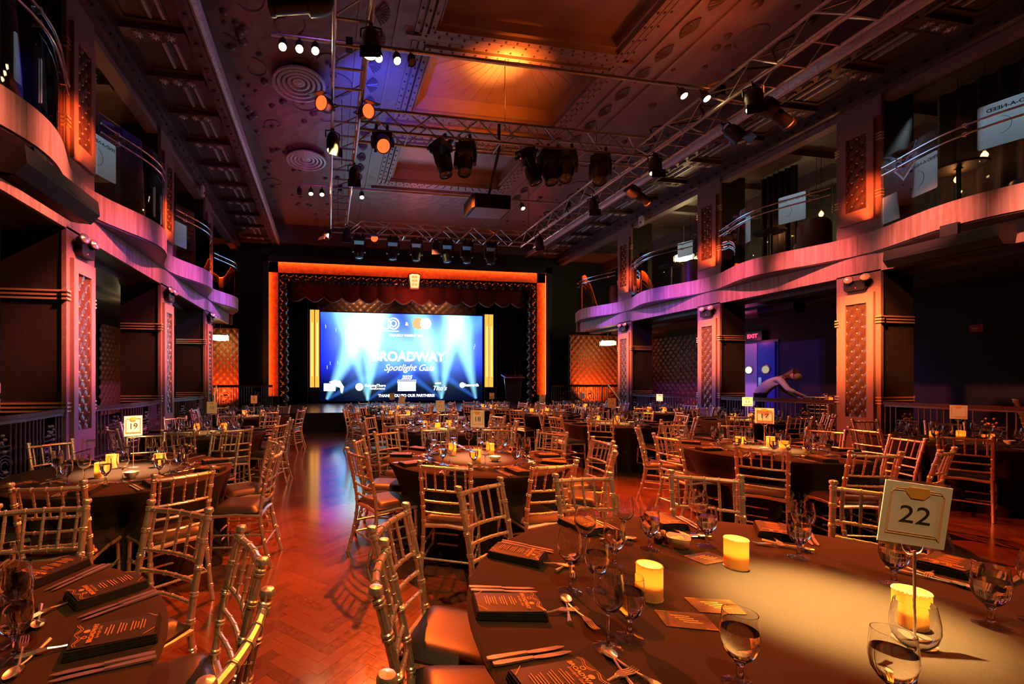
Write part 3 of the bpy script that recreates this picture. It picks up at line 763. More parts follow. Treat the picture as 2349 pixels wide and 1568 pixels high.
MB().b2((PX0 - .32, YP - .16, .75), (PX0 - .27, YP - .10, PZT + .1)).build('led_strip', 'strip', po, smooth=False)
MB().b2((PX1 + .27, YP - .16, .75), (PX1 + .32, YP - .10, PZT + .1)).build('led_strip', 'strip', po, smooth=False)
# plinths
for x in (PX0 - .15, PX1 + .15): MB().box((x, YP - .1, ZST + .2), (.6, .4, .4)).build('plinth', 'black', po, smooth=False)
# barley-twist dark columns and twisted lintel
def twist(p0, p1, r, turns, n):
    m_ = MB(); p0, p1 = Vector(p0), Vector(p1); d = (p1 - p0).normalized(); a = d.orthogonal().normalized(); b = d.cross(a); k = 12
    for i in range(n + 1):
        c_ = p0.lerp(p1, i / n); ph = 2 * PI * turns * i / n
        for j in range(k):
            t = 2 * PI * j / k; rr = r * (1 + .22 * math.cos(2 * (t - ph)))
            m_.v.append(tuple(c_ + a * rr * math.cos(t) + b * rr * math.sin(t)))
    for i in range(n):
        for j in range(k): m_.f.append((i * k + j, i * k + (j + 1) % k, (i + 1) * k + (j + 1) % k, (i + 1) * k + j))
    return m_
M['twist'] = mat('gloss_black_twist', (.02, .018, .02), .2, .2, spec=.8)
for x, s_ in ((PX0 + .32, 1), (PX1 - .32, -1)): twist((x, YP + .1, ZST), (x, YP + .1, PZT - .45), .17, 7 * s_, 150).build('twisted_column', 'twist', po)
twist((PX0 + .2, YP + .1, PZT - .42), (XC + .2, YP + .1, PZT - .42), .15, 7, 140).build('twisted_lintel', 'twist', po)
twist((PX1 - .2, YP + .1, PZT - .42), (XC + .2, YP + .1, PZT - .42), .15, 7, 140).build('twisted_lintel', 'twist', po)
for x0, x1 in ((PX0 - .05, PX0 + .16), (PX1 - .16, PX1 + .05)): MB().b2((x0, YP + .02, ZST), (x1, YP + .3, PZT - .2)).build('inner_jamb', 'black', po, smooth=False)
# lit keystone lantern
kx = 3.62
k = thing('keystone_lantern', 'amber lit art deco keystone lantern above the stage', 'lantern', (kx, YP - .22, 5.50))
MB().prism([(-.19, 0), (.19, 0), (.27, .60), (.15, .66), (-.15, .66), (-.27, .60)], -.09, .09, lambda x, y, z: (x, z, y)).build('body', mat('bronze_lantern', (.2, .1, .05), .4, .5), k, smooth=False)
M['lantern'] = emis('lit_lantern_glass', (1., .33, .08), 1.5)
M['lantern2'] = emis('lit_lantern_bright_glass', (1., .55, .22), 1.6)
MB().prism([(-.16, .04), (.16, .04), (.23, .57), (.13, .62), (-.13, .62), (-.23, .57)], -.115, -.09, lambda x, y, z: (x, z, y)).build('pane', 'lantern2', k, smooth=False)
for zz in (.12, .28, .44):
    for xx in (-.07, .05): MB().b2((xx - .045, -.128, zz), (xx + .055, -.115, zz + .10)).build('tracery', 'lantern', k, smooth=False)
point('lantern_glow', (kx, YP - .6, 5.35), 60, (1, .12, .05), .2)
# scalloped valance and side drapes
def valance(x0, x1, y, ztop, drop, n):
    def fn(u, v):
        x = x0 + (x1 - x0) * u; sc = abs(math.sin(PI * u * n)); L_ = drop * (.72 + .28 * sc)
        return (x, y - .10 * abs(math.sin(PI * u * n)) * (1 - v * .2) - .02 * math.sin(v * 18 + 3 * math.sin(PI * u * n)), ztop - L_ * v)
    return MB().grid(fn, n * 12, 10)
vl = thing('stage_valance', 'dark red scalloped velvet valance across the stage top', 'valance', (0, 0, 0))
valance(PX0 + .4, PX1 - .4, YP + .42, PZT - .45, .85, 14).build('swag', 'velvet', vl)
fr = MB()
for i in range(14):
    xa = PX0 + .4 + (PX1 - PX0 - .8) * i / 14; wd = (PX1 - PX0 - .8) / 14
    fr.tube([(xa + wd * t / 10, YP + .42 - .10 * math.sin(PI * t / 10), PZT - .45 - .85 * (.72 + .28 * math.sin(PI * t / 10))) for t in range(11)], .035, 6)
tag(fr.build('fringe', mat('dull_gold_fringe', (.22, .1, .1), .7), vl), kind='stuff')
def drape(name, label, x0, x1, y, z1, n):
    def fn(u, v): return (x0 + (x1 - x0) * u, y + .07 * math.sin(2 * PI * n * u) * (.6 + .4 * (1 - v)), ZST + .03 + (z1 - ZST) * v)
    return tag(MB().grid(fn, n * 8, 4).build(name, 'drape'), label, 'curtain')
drape('stage_drape', 'black pleated stage drape left of the screen', PX0 + .3, -.85, YSC - .35, 5.8, 9)
drape('stage_drape', 'black pleated stage drape right of the screen', 7.75, PX1 - .3, YSC - .35, 5.8, 9)
padded('padded_panel', 'bronze diamond-tufted panel above the stage screen', (3.25, YSC + .12, 4.78), 0, 7.5, .72, .36, .33, mat('bronze_padded_leather', (.22, .12, .08), .4, .2), .06, 8)

# ---- LED screen: picture as per-vertex colour on a fine grid
SX0, SX1, SZ0, SZ1 = -.33, 7.30, .70, 4.72
scr = thing('led_screen', 'large blue video screen with spotlight beams and event title', 'screen', (0, YSC, ZST))
def scr_col(u, v):
    """u,v in 0..1; spotlight picture"""
    r, g, b = .008, .012, .55 + .35 * v
    dk = min(1., max(0., (.44 - v) / .26)); r *= 1 - .9 * dk; g *= 1 - .9 * dk; b *= 1 - .97 * dk
    x, y = u * 1.9, v
    def beam(sx_, sy_, ax, ay, w0, gain, col):
        nonlocal r, g, b
        dx, dy = ax - sx_, ay - sy_; L_ = math.hypot(dx, dy); dx /= L_; dy /= L_
        t = (x - sx_) * dx + (y - sy_) * dy
        if t < 0: return
        s_ = abs(-(x - sx_) * dy + (y - sy_) * dx); wd = .022 + w0 * t
        k = max(0., 1 - s_ / wd); k = k * k * (3 - 2 * k) * gain * min(1.15, .45 + t * .9)
        r += k * col[0]; g += k * col[1]; b += k * col[2]
    C1, C2 = (.30, .80, 1.), (.05, .22, .95)
    beam(.07, .02, .42, .75, .23, 1.15, C1); beam(.53, .0, .60, .8, .20, 1.25, C1); beam(.53, .02, .28, .9, .14, .7, C1)
    beam(1.40, .02, 1.52, .8, .17, 1.05, C1); beam(1.40, .02, 1.15, .9, .18, .75, C1); beam(1.82, .02, 1.62, .9, .20, 1.05, C1)
    beam(.07, .02, .8, .42, .10, .5, C2); beam(.55, .02, 1.25, .5, .09, .5, C2); beam(1.40, .02, .75, .5, .09, .5, C2); beam(1.83, .02, 1.2, .45, .09, .5, C2)
    for cx, cy, rx, ry, gn in ((.50, .85, .30, .42, 1.5), (1.45, .72, .42, .36, .65), (.98, .62, .38, .20, .7)):
        q = math.exp(-(((x - cx) / rx) ** 2 + ((y - cy) / ry) ** 2) * 1.3) * gn
        r += q * .34; g += q * .75; b += q * .8
    return (min(r, 2.2), min(g, 2.2), min(b, 2.2))
NU, NV = 228, 120
g_ = MB().grid(lambda u, v: (SX0 + (SX1 - SX0) * u, 0, SZ0 - ZST + (SZ1 - SZ0) * v), NU, NV)
me = g_.mesh('picture', None, False)
ca = me.color_attributes.new('picture', 'FLOAT_COLOR', 'POINT'); buf = []
for j in range(NV + 1):
    for i in range(NU + 1): c_ = scr_col(i / NU, j / NV); buf += [c_[0], c_[1], c_[2], 1.]
ca.data.foreach_set('color', buf)
ms = bpy.data.materials.new('screen_picture'); ms.use_nodes = True; nt = ms.node_tree; nt.nodes.clear()
o_ = nt.nodes.new('ShaderNodeOutputMaterial'); e_ = nt.nodes.new('ShaderNodeEmission'); a_ = nt.nodes.new('ShaderNodeAttribute'); a_.attribute_name = 'picture'
e_.inputs[1].default_value = 1.5; nt.links.new(a_.outputs[0], e_.inputs[0]); nt.links.new(e_.outputs[0], o_.inputs[0]); me.materials.append(ms)
pic = link('picture', me, scr)
MB().b2((SX0 - .04, .01, SZ0 - ZST - .04), (SX1 + .04, .12, SZ1 - ZST + .04)).build('cabinet', 'black', scr, smooth=False)
# logos, drawn as flat shapes just proud of the picture
def ring(cx, cz, r0, r1, m_, nm='logo_ring'):
    MB().grid(lambda u, v: (cx + (r0 + (r1 - r0) * v) * math.cos(2 * PI * u), -.006, cz - ZST + (r0 + (r1 - r0) * v) * math.sin(2 * PI * u)), 32, 1).build(nm, m_, scr, smooth=False)
for s_, size, m_, sh, of, cx, cz in SCR_TXT: link('screen_lettering', text_mesh(s_, size, m_, sh, of), scr, (cx, -.008, cz - ZST), (PI / 2, 0, 0))
ring(3.0, 4.27, .22, .28, 'scr_white'); ring(3.0, 4.27, .10, .16, 'scr_white'); ring(2.62, 4.27, .22, .28, 'scr_white')
MB().b2((2.2, -.008, 3.90 - ZST), (3.25, -.006, 3.94 - ZST)).build('logo_bar', 'scr_white', scr, smooth=False)
MB().cyl((4.16, -.005, 4.30 - ZST), (4.16, -.002, 4.30 - ZST), .27, .27, 32).build('logo_disc', 'scr_orange', scr)
MB().cyl((4.52, -.009, 4.30 - ZST), (4.52, -.006, 4.30 - ZST), .27, .27, 32).build('logo_disc', 'scr_yellow', scr)
MB().cyl((1.42, -.009, 1.34 - ZST), (1.42, -.006, 1.34 - ZST), .15, .15, 24).build('logo_disc', 'scr_white', scr)
ring(1.42, 1.34, .16, .175, 'scr_white')
# film reel style emblem bottom left: box with a leaning ribbon
MB().b2((-.18, -.008, 1.16 - ZST), (.34, -.006, 1.50 - ZST)).build('logo_block', 'scr_white', scr, smooth=False)
MB().prism([(.05, 1.56), (.3, 1.66), (.55, 1.62), (.72, 1.35), (.66, 1.05), (.58, 1.08), (.55, 1.3), (.35, 1.38), (.2, 1.5)], -.009, -.006, lambda x, y, z: (x, z, y - ZST)).build('logo_shape', 'scr_white', scr, smooth=False)
# theatre marquee emblem
MB().prism([(3.2, 1.15), (4.05, 1.15), (4.05, 1.5), (4.08, 1.60), (3.17, 1.60), (3.2, 1.5)], -.009, -.006, lambda x, y, z: (x, z, y - ZST)).build('logo_shape', 'scr_white', scr, smooth=False)
for i in range(12): MB().cyl((3.22 + .075 * i, -.009, 1.655 - ZST), (3.22 + .075 * i, -.006, 1.655 - ZST), .026, .026, 8).build('logo_disc', 'scr_white', scr)
MB().cyl((6.30, -.009, 1.42 - ZST), (6.30, -.006, 1.42 - ZST), .13, .13, 20).build('logo_disc', 'scr_white', scr)
for i in range(46):     # confetti flecks on the picture
    x, z = SX0 + .2 + (SX1 - SX0 - .4) * rnd.random(), 2.0 + 2.5 * rnd.random()
    if 1.6 < x < 6 : continue
    MB().prism([(0, 0), (.03, 0), (.02, .16), (-.01, .15)], -.004, -.002, lambda a, b, c_: (x + a, c_, z + b - ZST)).build('confetti_fleck', emis('screen_fleck', (.45, .65, 1.), 1.4) if 'fleck' not in M else M['fleck'], scr, smooth=False)
    M.setdefault('fleck', bpy.data.materials['screen_fleck'])
# tall amber light towers flanking the screen
for lab, xc in (('tall amber twin-tube light tower left of the screen', -.58), ('tall amber twin-tube light tower right of the screen', 7.56)):
    t = thing('light_tower', lab, 'light tower', (xc, YSC - .25, ZST + .02))
    MB().b2((-.22, 0, 0), (.22, .16, .70)).build('base', 'black', t, smooth=False)
    MB().b2((-.22, .08, .70), (.22, .16, 4.20)).build('back_plate', 'black', t, smooth=False)
    for xx in (-.11, .11):
        tb = MB().b2((xx - .09, .02, .72), (xx + .09, .08, 4.16)).build('tube', 'sconce', t, smooth=False)
        MB().b2((xx - .03, .012, 1.2), (xx + .03, .02, 3.6)).build('tube_core', 'sconcecore', tb, smooth=False)
# acrylic lectern
l = thing('lectern', 'clear acrylic lectern on the stage right of the screen', 'lectern', (7.72, 17.2, ZST + .02))
M['acryl2'] = mat('smoky_acrylic', (.5, .5, .6), .15, 0, trans=.85, ior=1.3)
MB().b2((-.35, -.25, 0), (.35, .25, .03)).build('base', 'acryl2', l, smooth=False)
MB().prism([(-.30, 0), (.30, 0), (.40, 1.14), (-.40, 1.14)], -.01, .01, lambda x, y, z: (x, z, y + .03)).build('front_panel', 'acryl2', l, smooth=False)
MB().prism([(-.44, -.02), (.44, -.02), (.44, .03), (-.44, .03)], -.22, .24, lambda x, y, z: (x, z, y + 1.19 + z * .25)).build('reading_shelf', 'steelrail', l, smooth=False)
MB().tube([(.12, .1, 1.2), (.10, .0, 1.38), (.05, -.12, 1.46)], .008, 6).build('microphone', 'black', l)

# ================================================================== trusses and pipes
def truss(label, p0, p1, wd, ht, step):
    """box truss; p0,p1 bottom centre ends"""
    p0, p1 = Vector(p0), Vector(p1); d = (p1 - p0); L_ = d.length; d.normalize(); n_ = Vector((-d.y, d.x, 0)); up = Vector((0, 0, 1))
    t = thing('lighting_truss', label, 'truss', p0, 0, 'ceiling trusses')
    cor = [n_ * (-wd / 2), n_ * (wd / 2), n_ * (wd / 2) + up * ht, n_ * (-wd / 2) + up * ht]
    for c_ in cor: MB().cyl(c_, c_ + d * L_, .026, .026, 8).build('chord', 'alu', t)
    k = int(L_ / step)
    for i in range(k):
        a, b = d * (L_ * i / k), d * (L_ * (i + 1) / k)
        for c0, c1 in ((0, 3), (1, 2)):
            if i % 2: c0, c1 = c1, c0
            MB().cyl(cor[c0] + a, cor[c1] + b, .014, .014, 6).build('brace', 'alu', t)
        MB().cyl(cor[0] + a, cor[1] + a, .018, .018, 6).build('rung', 'alu', t)
        if i % 2 == 0: MB().cyl(cor[3] + a, cor[2] + b, .014, .014, 6).build('brace', 'alu', t)
    for q in (.0, 1.): MB().b2((-.001, -.001, -.001), (.001, .001, .001)) 
    return t
HT = ZT1 - ZT0
truss('long aluminium lighting truss left of the ceiling coffer', (.31, 2.0, ZT0), (.31, 13.6, ZT0), .46, HT, .42)
truss('long aluminium lighting truss along the right of the ceiling', (6.6, 1.0, ZT0), (6.6, 13.6, ZT0), .46, HT, .42)
truss('near cross truss carrying the moving heads', (.56, 7.95, ZT0), (6.35, 7.95, ZT0), .40, HT, .42)
truss('far cross truss in front of the stage', (.56, 13.35, ZT0), (6.35, 13.35, ZT0), .40, HT, .42)
# hanging wires up to the ceiling
for i, (x, y) in enumerate(((.31, 4.), (.31, 9.8), (6.6, 4.), (6.6, 9.8), (.31, 13.5), (6.6, 13.5), (3.4, 7.95))):
    tag(MB().cyl((x, y, ZT1 - .02), (x, y, ZCEIL + (.3 if i == 6 else .05)), .008, .008, 6).build('hanging_cable', 'blackmetal'), 'thin black hanging cable holding the trusses, %s of seven' % ORD[i], 'cable', 'truss hanging cables')
def pipe(label, y, x0, x1, z):
    p = thing('lighting_pipe', label, 'pipe', (x0, y, z)); MB().cyl((0, 0, 0), (x1 - x0, 0, 0), .03, .03, 12).build('pipe', 'alu', p)
    for x in (.31, 6.6): MB().b2((x - x0 - .05, -.05, -.1), (x - x0 + .05, .05, .06)).build('pipe_clamp', 'blackmetal', p, smooth=False)
pipe('bare pipe across the ceiling in front of the lit coffer', 6.37, -.80, 6.75, 6.50)
pipe('bare pipe across the ceiling beyond the near cross truss', 11.1, -.80, 6.75, 6.50)

# ================================================================== fixtures (local: hangs from z=0, beam along local -Z tilted about X)
PARM = {}
def make_par(kind):
    t = thing('par_can', 'x', 'stage light')
    MB().tube([(-.13, 0, -.18), (-.13, 0, -.06), (0, 0, -.02), (.13, 0, -.06), (.13, 0, -.18)], .012, 6).build('yoke', 'blackmetal', t)
    MB().box((0, 0, 0), (.05, .06, .07)).build('clamp', 'blackmetal', t, smooth=False)
    b = MB().lathe([(.0, -.07), (.06, -.08), (.10, -.14), (.115, -.22), (.115, -.40), (.105, -.40), (.105, -.36)], 18).build('can', 'blackmetal', t)
    MB().lathe([(.105, -.375), (.07, -.39), (0, -.395)], 18).build('lens', {'on': 'lens_warm', 'red': 'lens_red', 'off': 'lens_off'}[kind], b)
    MB().b2((-.13, .10, -.40), (.13, .108, -.56)).build('barn_door', 'blackmetal', b, smooth=False)
    return t
def make_spotlet(kind):
    t = thing('small_spotlight', 'x', 'stage light')
    MB().cyl((0, 0, 0), (0, 0, -.12), .012, .012, 6).build('stem', 'blackmetal', t)
    b = MB().lathe([(.0, -.10), (.05, -.11), (.06, -.15), (.06, -.28), (.052, -.28), (.052, -.24)], 14).build('can', 'blackmetal', t)
    MB().lathe([(.053, -.27), (.03, -.28), (0, -.282)], 14).build('lens', {'on': 'lens_warm', 'off': 'lens_off'}[kind], b)
    return t
def make_head(kind):
    t = thing('moving_head', 'x', 'stage light')
    MB().box((0, 0, -.09), (.36, .28, .16)).build('base', 'blackmetal', t, smooth=False)
    for s_ in (-1, 1): MB().box((s_ * .1, 0, .0), (.05, .46, .05)).build('clamp_bar', 'blackmetal', t, smooth=False)
    MB().box((.0, -.145, -.08), (.03, .006, .012)).build('display', 'led_red', t, smooth=False)
    for s_ in (-1, 1): MB().prism([(-.07, -.17), (.07, -.17), (.05, -.48), (-.05, -.48)], -.025, .025, lambda x, y, z: (s_ * .18 + z, x, y)).build('yoke_arm', 'blackmetal', t, smooth=False)
    h = MB().lathe([(.0, -.26), (.10, -.28), (.145, -.36), (.15, -.50), (.12, -.60), (.125, -.66), (.113, -.66), (.113, -.60)], 16).build('head', 'blackmetal', t)
    MB().lathe([(.112, -.645), (.06, -.66), (0, -.665)], 16).build('lens', {'off': 'lens_off', 'red': 'lens_red'}[kind], h)
    return t
def make_profile():
    t = thing('profile_spotlight', 'x', 'stage light')
    MB().tube([(-.14, 0, -.2), (-.14, 0, -.06), (0, 0, -.02), (.14, 0, -.06), (.14, 0, -.2)], .012, 6).build('yoke', 'blackmetal', t)
    MB().lathe([(0, .12), (.10, .10), (.13, .0), (.13, -.15), (.09, -.18), (.09, -.55), (.105, -.56), (.105, -.62), (.09, -.62)], 14).xf(Matrix.Translation((0, 0, -.15))).build('barrel', 'blackmetal', t)
    MB().cyl((0, 0, -.776), (0, 0, -.772), .088, .088, 14).build('lens', 'lens_off', t)
    return t
PROTO = {}
def fixture(kind, make, loc, aim, label, cat_group='lights on the trusses'):
    if kind not in PROTO: PROTO[kind] = (make, [])
    mk, used = PROTO[kind]
    if not used: PROTO[kind + '_o'] = mk()
    d = Vector(aim) - Vector(loc); q = (-d).to_track_quat('Z', 'Y').to_euler()
    return place(PROTO[kind + '_o'], used, loc, 0, label, cat_group, q)
PO = lambda k: (lambda: make_par(k))
fx = []
fixture('par_on', PO('on'), (.54, 5.45, 6.05), (.42, 4.6, 0), 'large lit par lamp on the left truss nearest the camera')
fixture('par_on', PO('on'), (.08, 7.80, 6.05), (.3, 7.2, 0), 'lit par lamp on the left truss where the near cross truss joins')
fixture('par_on', PO('on'), (.54, 8.95, 6.05), (.5, 8.3, 0), 'lit par lamp on the left truss just beyond the cross truss')
fixture('par_on', PO('on'), (6.37, 5.60, 6.05), (5.9, 4.8, 0), 'large lit par lamp on the right truss nearest the camera')
fixture('par_on', PO('on'), (6.37, 7.60, 6.05), (6.2, 6.9, 0), 'lit par lamp on the right truss near the cross truss')
fixture('par_on', PO('on'), (.54, 12.5, 6.05), (.45, 11.8, 0), 'lit par lamp at the far end of the left truss')
fixture('par_on', PO('on'), (6.37, 12.3, 6.05), (6.1, 11.6, 0), 'lit par lamp at the far end of the right truss')
fixture('par_on', PO('on'), (3.35, 13.15, 6.05), (3.2, 12.6, 0), 'lit par lamp hanging low from the middle of the far cross truss')
fixture('par_on', PO('on'), (6.37, 9.6, 6.05), (6.0, 8.6, 0), 'lit par lamp on the right truss between the cross trusses')
fixture('par_red', PO('red'), (.54, 7.35, 6.07), (1.1, 5.6, 5.4), 'orange led par on the left truss facing the camera')
fixture('par_red', PO('red'), (.08, 7.25, 6.07), (-1.2, 5.0, 5.2), 'orange led par on the left truss turned to the left balcony')
fixture('par_red', PO('red'), (1.38, 13.15, 6.05), (1.3, 9.5, 3.6), 'orange led par on the far cross truss left of its middle')
fixture('par_off', PO('off'), (6.83, 6.55, 6.05), (7.5, 6.2, 5.2), 'unlit par lamp on the right truss turned to the right wall')
fixture('par_off', PO('off'), (.08, 12.9, 6.05), (-.4, 12.4, 5.0), 'unlit par lamp at the far left truss corner')
SP = lambda k: (lambda: make_spotlet(k))
for i, (x, y, k, lab) in enumerate(((-.63, 6.37, 'on', 'small lit spotlight at the left tip of the near pipe'), (-.40, 6.37, 'on', 'small lit spotlight second from the left tip of the near pipe'), (-.18, 6.37, 'on', 'brightest small spotlight on the near pipe beside the left truss'),
        (.73, 6.37, 'on', 'small lit spotlight on the near pipe just right of the left truss'), (1.0, 6.37, 'on', 'small lit spotlight on the near pipe second right of the left truss'), (1.22, 6.37, 'off', 'unlit small spotlight on the near pipe at the coffer corner'),
        (5.77, 6.37, 'on', 'bright small spotlight on the near pipe left of the right truss'), (6.2, 6.37, 'on', 'small lit spotlight on the near pipe touching the right truss'),
        (-.70, 11.1, 'off', 'unlit small spotlight at the left tip of the far pipe'), (-.42, 11.1, 'on', 'small lit spotlight near the left tip of the far pipe'), (-.15, 11.1, 'on', 'bright small spotlight on the far pipe left of the truss'),
        (.85, 11.1, 'on', 'small lit spotlight on the far pipe right of the left truss'), (5.2, 11.1, 'on', 'small lit spotlight on the far pipe towards its right end'))):
    fixture('sp_' + k, SP(k), (x, y, 6.47), (x + .1, y - 3.2, .8), lab)
HD = lambda k: (lambda: make_head(k))
fixture('head_red', HD('red'), (.98, 7.95, 6.05), (.75, 3.5, 2.4), 'moving head glowing red on the near cross truss')
for x, lab in ((2.10, 'second'), (2.62, 'third'), (3.85, 'fourth'), (4.30, 'fifth'), (4.72, 'sixth'), (5.45, 'seventh')):
    a = rnd.random() - .5
    fixture('head_off', HD('off'), (x, 7.95, 6.05), (x + a * 2, 7.2 + a, 3), 'black moving head, %s from the left on the near cross truss' % lab)
for i, x in enumerate((.95, 2.0, 2.75, 3.75, 4.4, 5.2)):
    fixture('head_off', HD('off'), (x, 13.35, 6.02), (x, 13.0, 2), 'small-looking black moving head, %s from left on the far cross truss' % ORD[i])
fixture('prof', make_profile, (.08, 5.2, 6.05), (-1.5, 5.4, 5.9), 'long black profile spotlight on the left truss near the top edge')
fixture('prof', make_profile, (6.83, 5.9, 6.05), (8.2, 6.1, 5.55), 'long black profile spotlight on the right truss pointing right')
fixture('prof', make_profile, (6.83, 9.0, 6.05), (8.2, 9.3, 5.55), 'black profile spotlight on the right truss farther from the camera')
# projector on its pole
p = thing('projector', 'black ceiling projector hanging on a pole from the near cross truss', 'projector', (3.28, 8.55, 5.05))
MB().prism([(-.38, -.28), (.38, -.28), (.42, -.2), (.42, .3), (-.42, .3), (-.42, -.2)], 0, .27).build('body', 'blackmetal', p, smooth=False)
MB().b2((-.36, -.27, -.012), (.36, .26, 0)).build('underside', mat('grey_projector_plastic', (.3, .3, .4), .4), p, smooth=False)
MB().cyl((.2, .3, .14), (.2, .42, .14), .09, .08, 16).build('lens_barrel', 'black', p)
MB().cyl((0, 0, .27), (-.0, -.6, 1.0), .03, .03, 8).cyl((0, -.6, 1.0), (0, -.6, 1.5), .03, .03, 8).build('pole', 'blackmetal', p)
# cable loops on the right truss
cb = MB()
for i in range(14):
    y = 3.0 + .72 * i; a = .1 + .25 * rnd.random()
    cb.tube([(6.55 + .16 * math.sin(k * 1.1 + i), y + .72 * k / 8, ZT1 + .03 - (a if i % 2 else -.15) * math.sin(PI * k / 8)) for k in range(9)], .016, 6)
tag(cb.build('cable_run', 'black'), 'tangled black cable bundle along the right truss', 'cable', kind='stuff')

# round ceiling diffusers
for lab, y in (('round ringed ceiling diffuser nearer the camera', 9.3), ('round ringed ceiling diffuser nearer the stage', 12.45)):
    t = thing('ceiling_diffuser', lab, 'ceiling vent', (-.6, y, ZCEIL))
    for k in range(5):
        r1 = .56 - .105 * k; z = -.10 + .014 * k
        MB().lathe([(r1, z), (r1 - .01, z - .03), (r1 - .06, z - .035), (r1 - .10, z + .05), (r1 - .095, z + .055), (r1 - .05, z), (r1, z)], 36).build('ring', 'silver', t)
    MB().lathe([(.10, -.04), (.07, -.075), (0, -.085)], 20).build('centre_cap', 'silver', t)
    MB().cyl((0, 0, -.012), (0, 0, .02), .5, .45, 30).build('neck', 'mould', t)

# ================================================================== hanging loudspeakers under the balcony bows
def speaker(label, x, y, z, ln, sg):
    t = thing('loudspeaker', label, 'speaker', (x, y, z))
    prof = [(-.02, -.14), (.20, -.16), (.30, -.05), (.28, .12), (.0, .16), (-.06, .0)]
    MB().prism(prof, -ln / 2, ln / 2, lambda a, b, c_: (-sg * a, c_ , b - .10 * abs(c_ / ln))).build('cabinet', 'black', t, smooth=False)
    MB().grid(lambda u, v: (-sg * (.02 + .28 * u + .0), (v - .5) * ln * .94, -.155 - .03 * math.sin(PI * u) + .10 * u * u - .10 * abs((v - .5) * .94)), 6, 12).build('grille', mat('speaker_grille', (.03, .03, .035), .4, .4), t)
    MB().b2((-.03, -.1, .14), (.03, .1, .32)).build('bracket', 'blackmetal', t, smooth=False)
speaker('long black loudspeaker hung under the left balcony near the camera', -3.05, 5.15, 3.66, 1.3, -1)
speaker('long black loudspeaker hung under the right balcony near the camera', 9.75, 5.35, 3.72, 1.3, 1)
speaker('black loudspeaker in the shadow under the right balcony between columns', 11.4, 9.2, 3.42, .9, 1)

def paper_mat():
    m = bpy.data.materials.new('white_notice_sheet'); m.use_nodes = True
    nt = m.node_tree; nt.nodes.clear(); N, L = nt.nodes, nt.links
    o = N.new('ShaderNodeOutputMaterial'); mx = N.new('ShaderNodeMixShader'); t = N.new('ShaderNodeBsdfTranslucent'); d = N.new('ShaderNodeBsdfDiffuse')
    for n_ in (t, d): n_.inputs[0].default_value = (.8, .9, .92, 1)
    mx.inputs[0].default_value = .5; L.new(t.outputs[0], mx.inputs[1]); L.new(d.outputs[0], mx.inputs[2]); L.new(mx.outputs[0], o.inputs[0])
    return m
# ================================================================== notices on the balcony glass (seen from behind, so mirrored)
NOTICES = []
M['notice'] = paper_mat()
def notice(label, sg, y, z, wd, ht, txt=False):
    x = U(sg, HW + .07 - bow(y, .47)); dy = .02
    NOTICES.append((x, y, z)); dxdy = -(bow(y + dy, .47) - bow(y - dy, .47)) / (2 * dy)
    a = math.atan2(1, sg * dxdy) - PI / 2      # heading of the glass in plan
    t = thing('notice_sheet', label, 'notice', (x, y, z), PI / 2 + a if sg > 0 else -PI / 2 + a, 'notices on the balcony glass')
    MB().prism([(-wd / 2 + .02, 0), (wd / 2 - .02, 0), (wd / 2, .02), (wd / 2, ht - .02), (wd / 2 - .02, ht), (-wd / 2 + .02, ht), (-wd / 2, ht - .02), (-wd / 2, .02)], -.002, .002, lambda p_, q_, r_: (p_, r_, q_)).build('sheet', 'notice', t, smooth=False)
    if txt:
        o = link('lettering', text_mesh('FIND-A-NEED', .075, 'ink', 0, .002), t, (0, .004, ht - .1), (PI / 2, 0, 0)); o.scale = (1, 1, 1)
        MB().tube([(.10 * math.cos(k * PI / 10 + PI / 2) + .1, .004, ht * .45 + .13 * math.sin(k * PI / 10 + PI / 2)) for k in range(11)], .003, 4).build('printed_arc', 'ink', t)
notice('large pale blue notice on the right balcony glass at the picture edge', 1, 4.82, 5.08, .62, .66, True)
notice('pale blue notice with sheared look on the right balcony near bay', 1, 5.80, 4.75, .44, .62, True)
notice('narrow pale notice behind the glass right beside the near column', 1, 6.38, 4.5, .36, .5)
notice('pale blue notice on the glass between the first two right columns', 1, 7.95, 5.05, .46, .60, True)
notice('pale notice on the curved glass end nearer the second right column', 1, 8.95, 4.88, .42, .62)
notice('small pale notice on the glass between the last two right columns', 1, 10.98, 5.18, .40, .42)
notice('bright pale notice on the left balcony glass beside the near column', -1, 7.45, 4.75, .50, .62, True)
notice('pale notice farther along the left balcony first bay', -1, 8.7, 4.55, .44, .55)
notice('pale notice on the left balcony glass beside the second column', -1, 10.95, 4.75, .40, .56)
notice('cut-off pale notice on the left balcony at the picture edge', -1, 5.15, 4.6, .40, .50)

# ================================================================== upper balcony furnishings
def pendant(label, x, y, z, ztop, m_='bulb', power=6, col=(1, .35, .1)):
    t = thing('pendant_bulb', label, 'pendant lamp', (x, y, z))
    MB().cyl((0, 0, .07), (0, 0, ztop - z), .005, .005, 5).build('cord', 'black', t)
    MB().lathe([(0, .10), (.018, .10), (.02, .06), (.015, .055)], 10).build('socket', 'brass', t)
    MB().lathe([(.012, .055), (.035, .02), (.045, -.02), (.03, -.06), (0, -.07)], 12).build('bulb', m_, t)
    point('pendant_glow', (x, y, z - .12), power, col, .05)
ZB = ZC0 + .05
for i, (x, y, z) in enumerate(((11.2, 6.05, 5.2), (11.15, 5.7, 5.45), (11.3, 8.3, 5.45), (11.5, 8.55, 5.35), (11.4, 9.35, 5.45), (11.7, 11.4, 5.5), (11.3, 11.75, 5.4), (11.6, 12.3, 5.35))):
    pendant('orange filament pendant bulb upstairs at right, %s from the camera' % ORD[i], x, y, z, ZB)
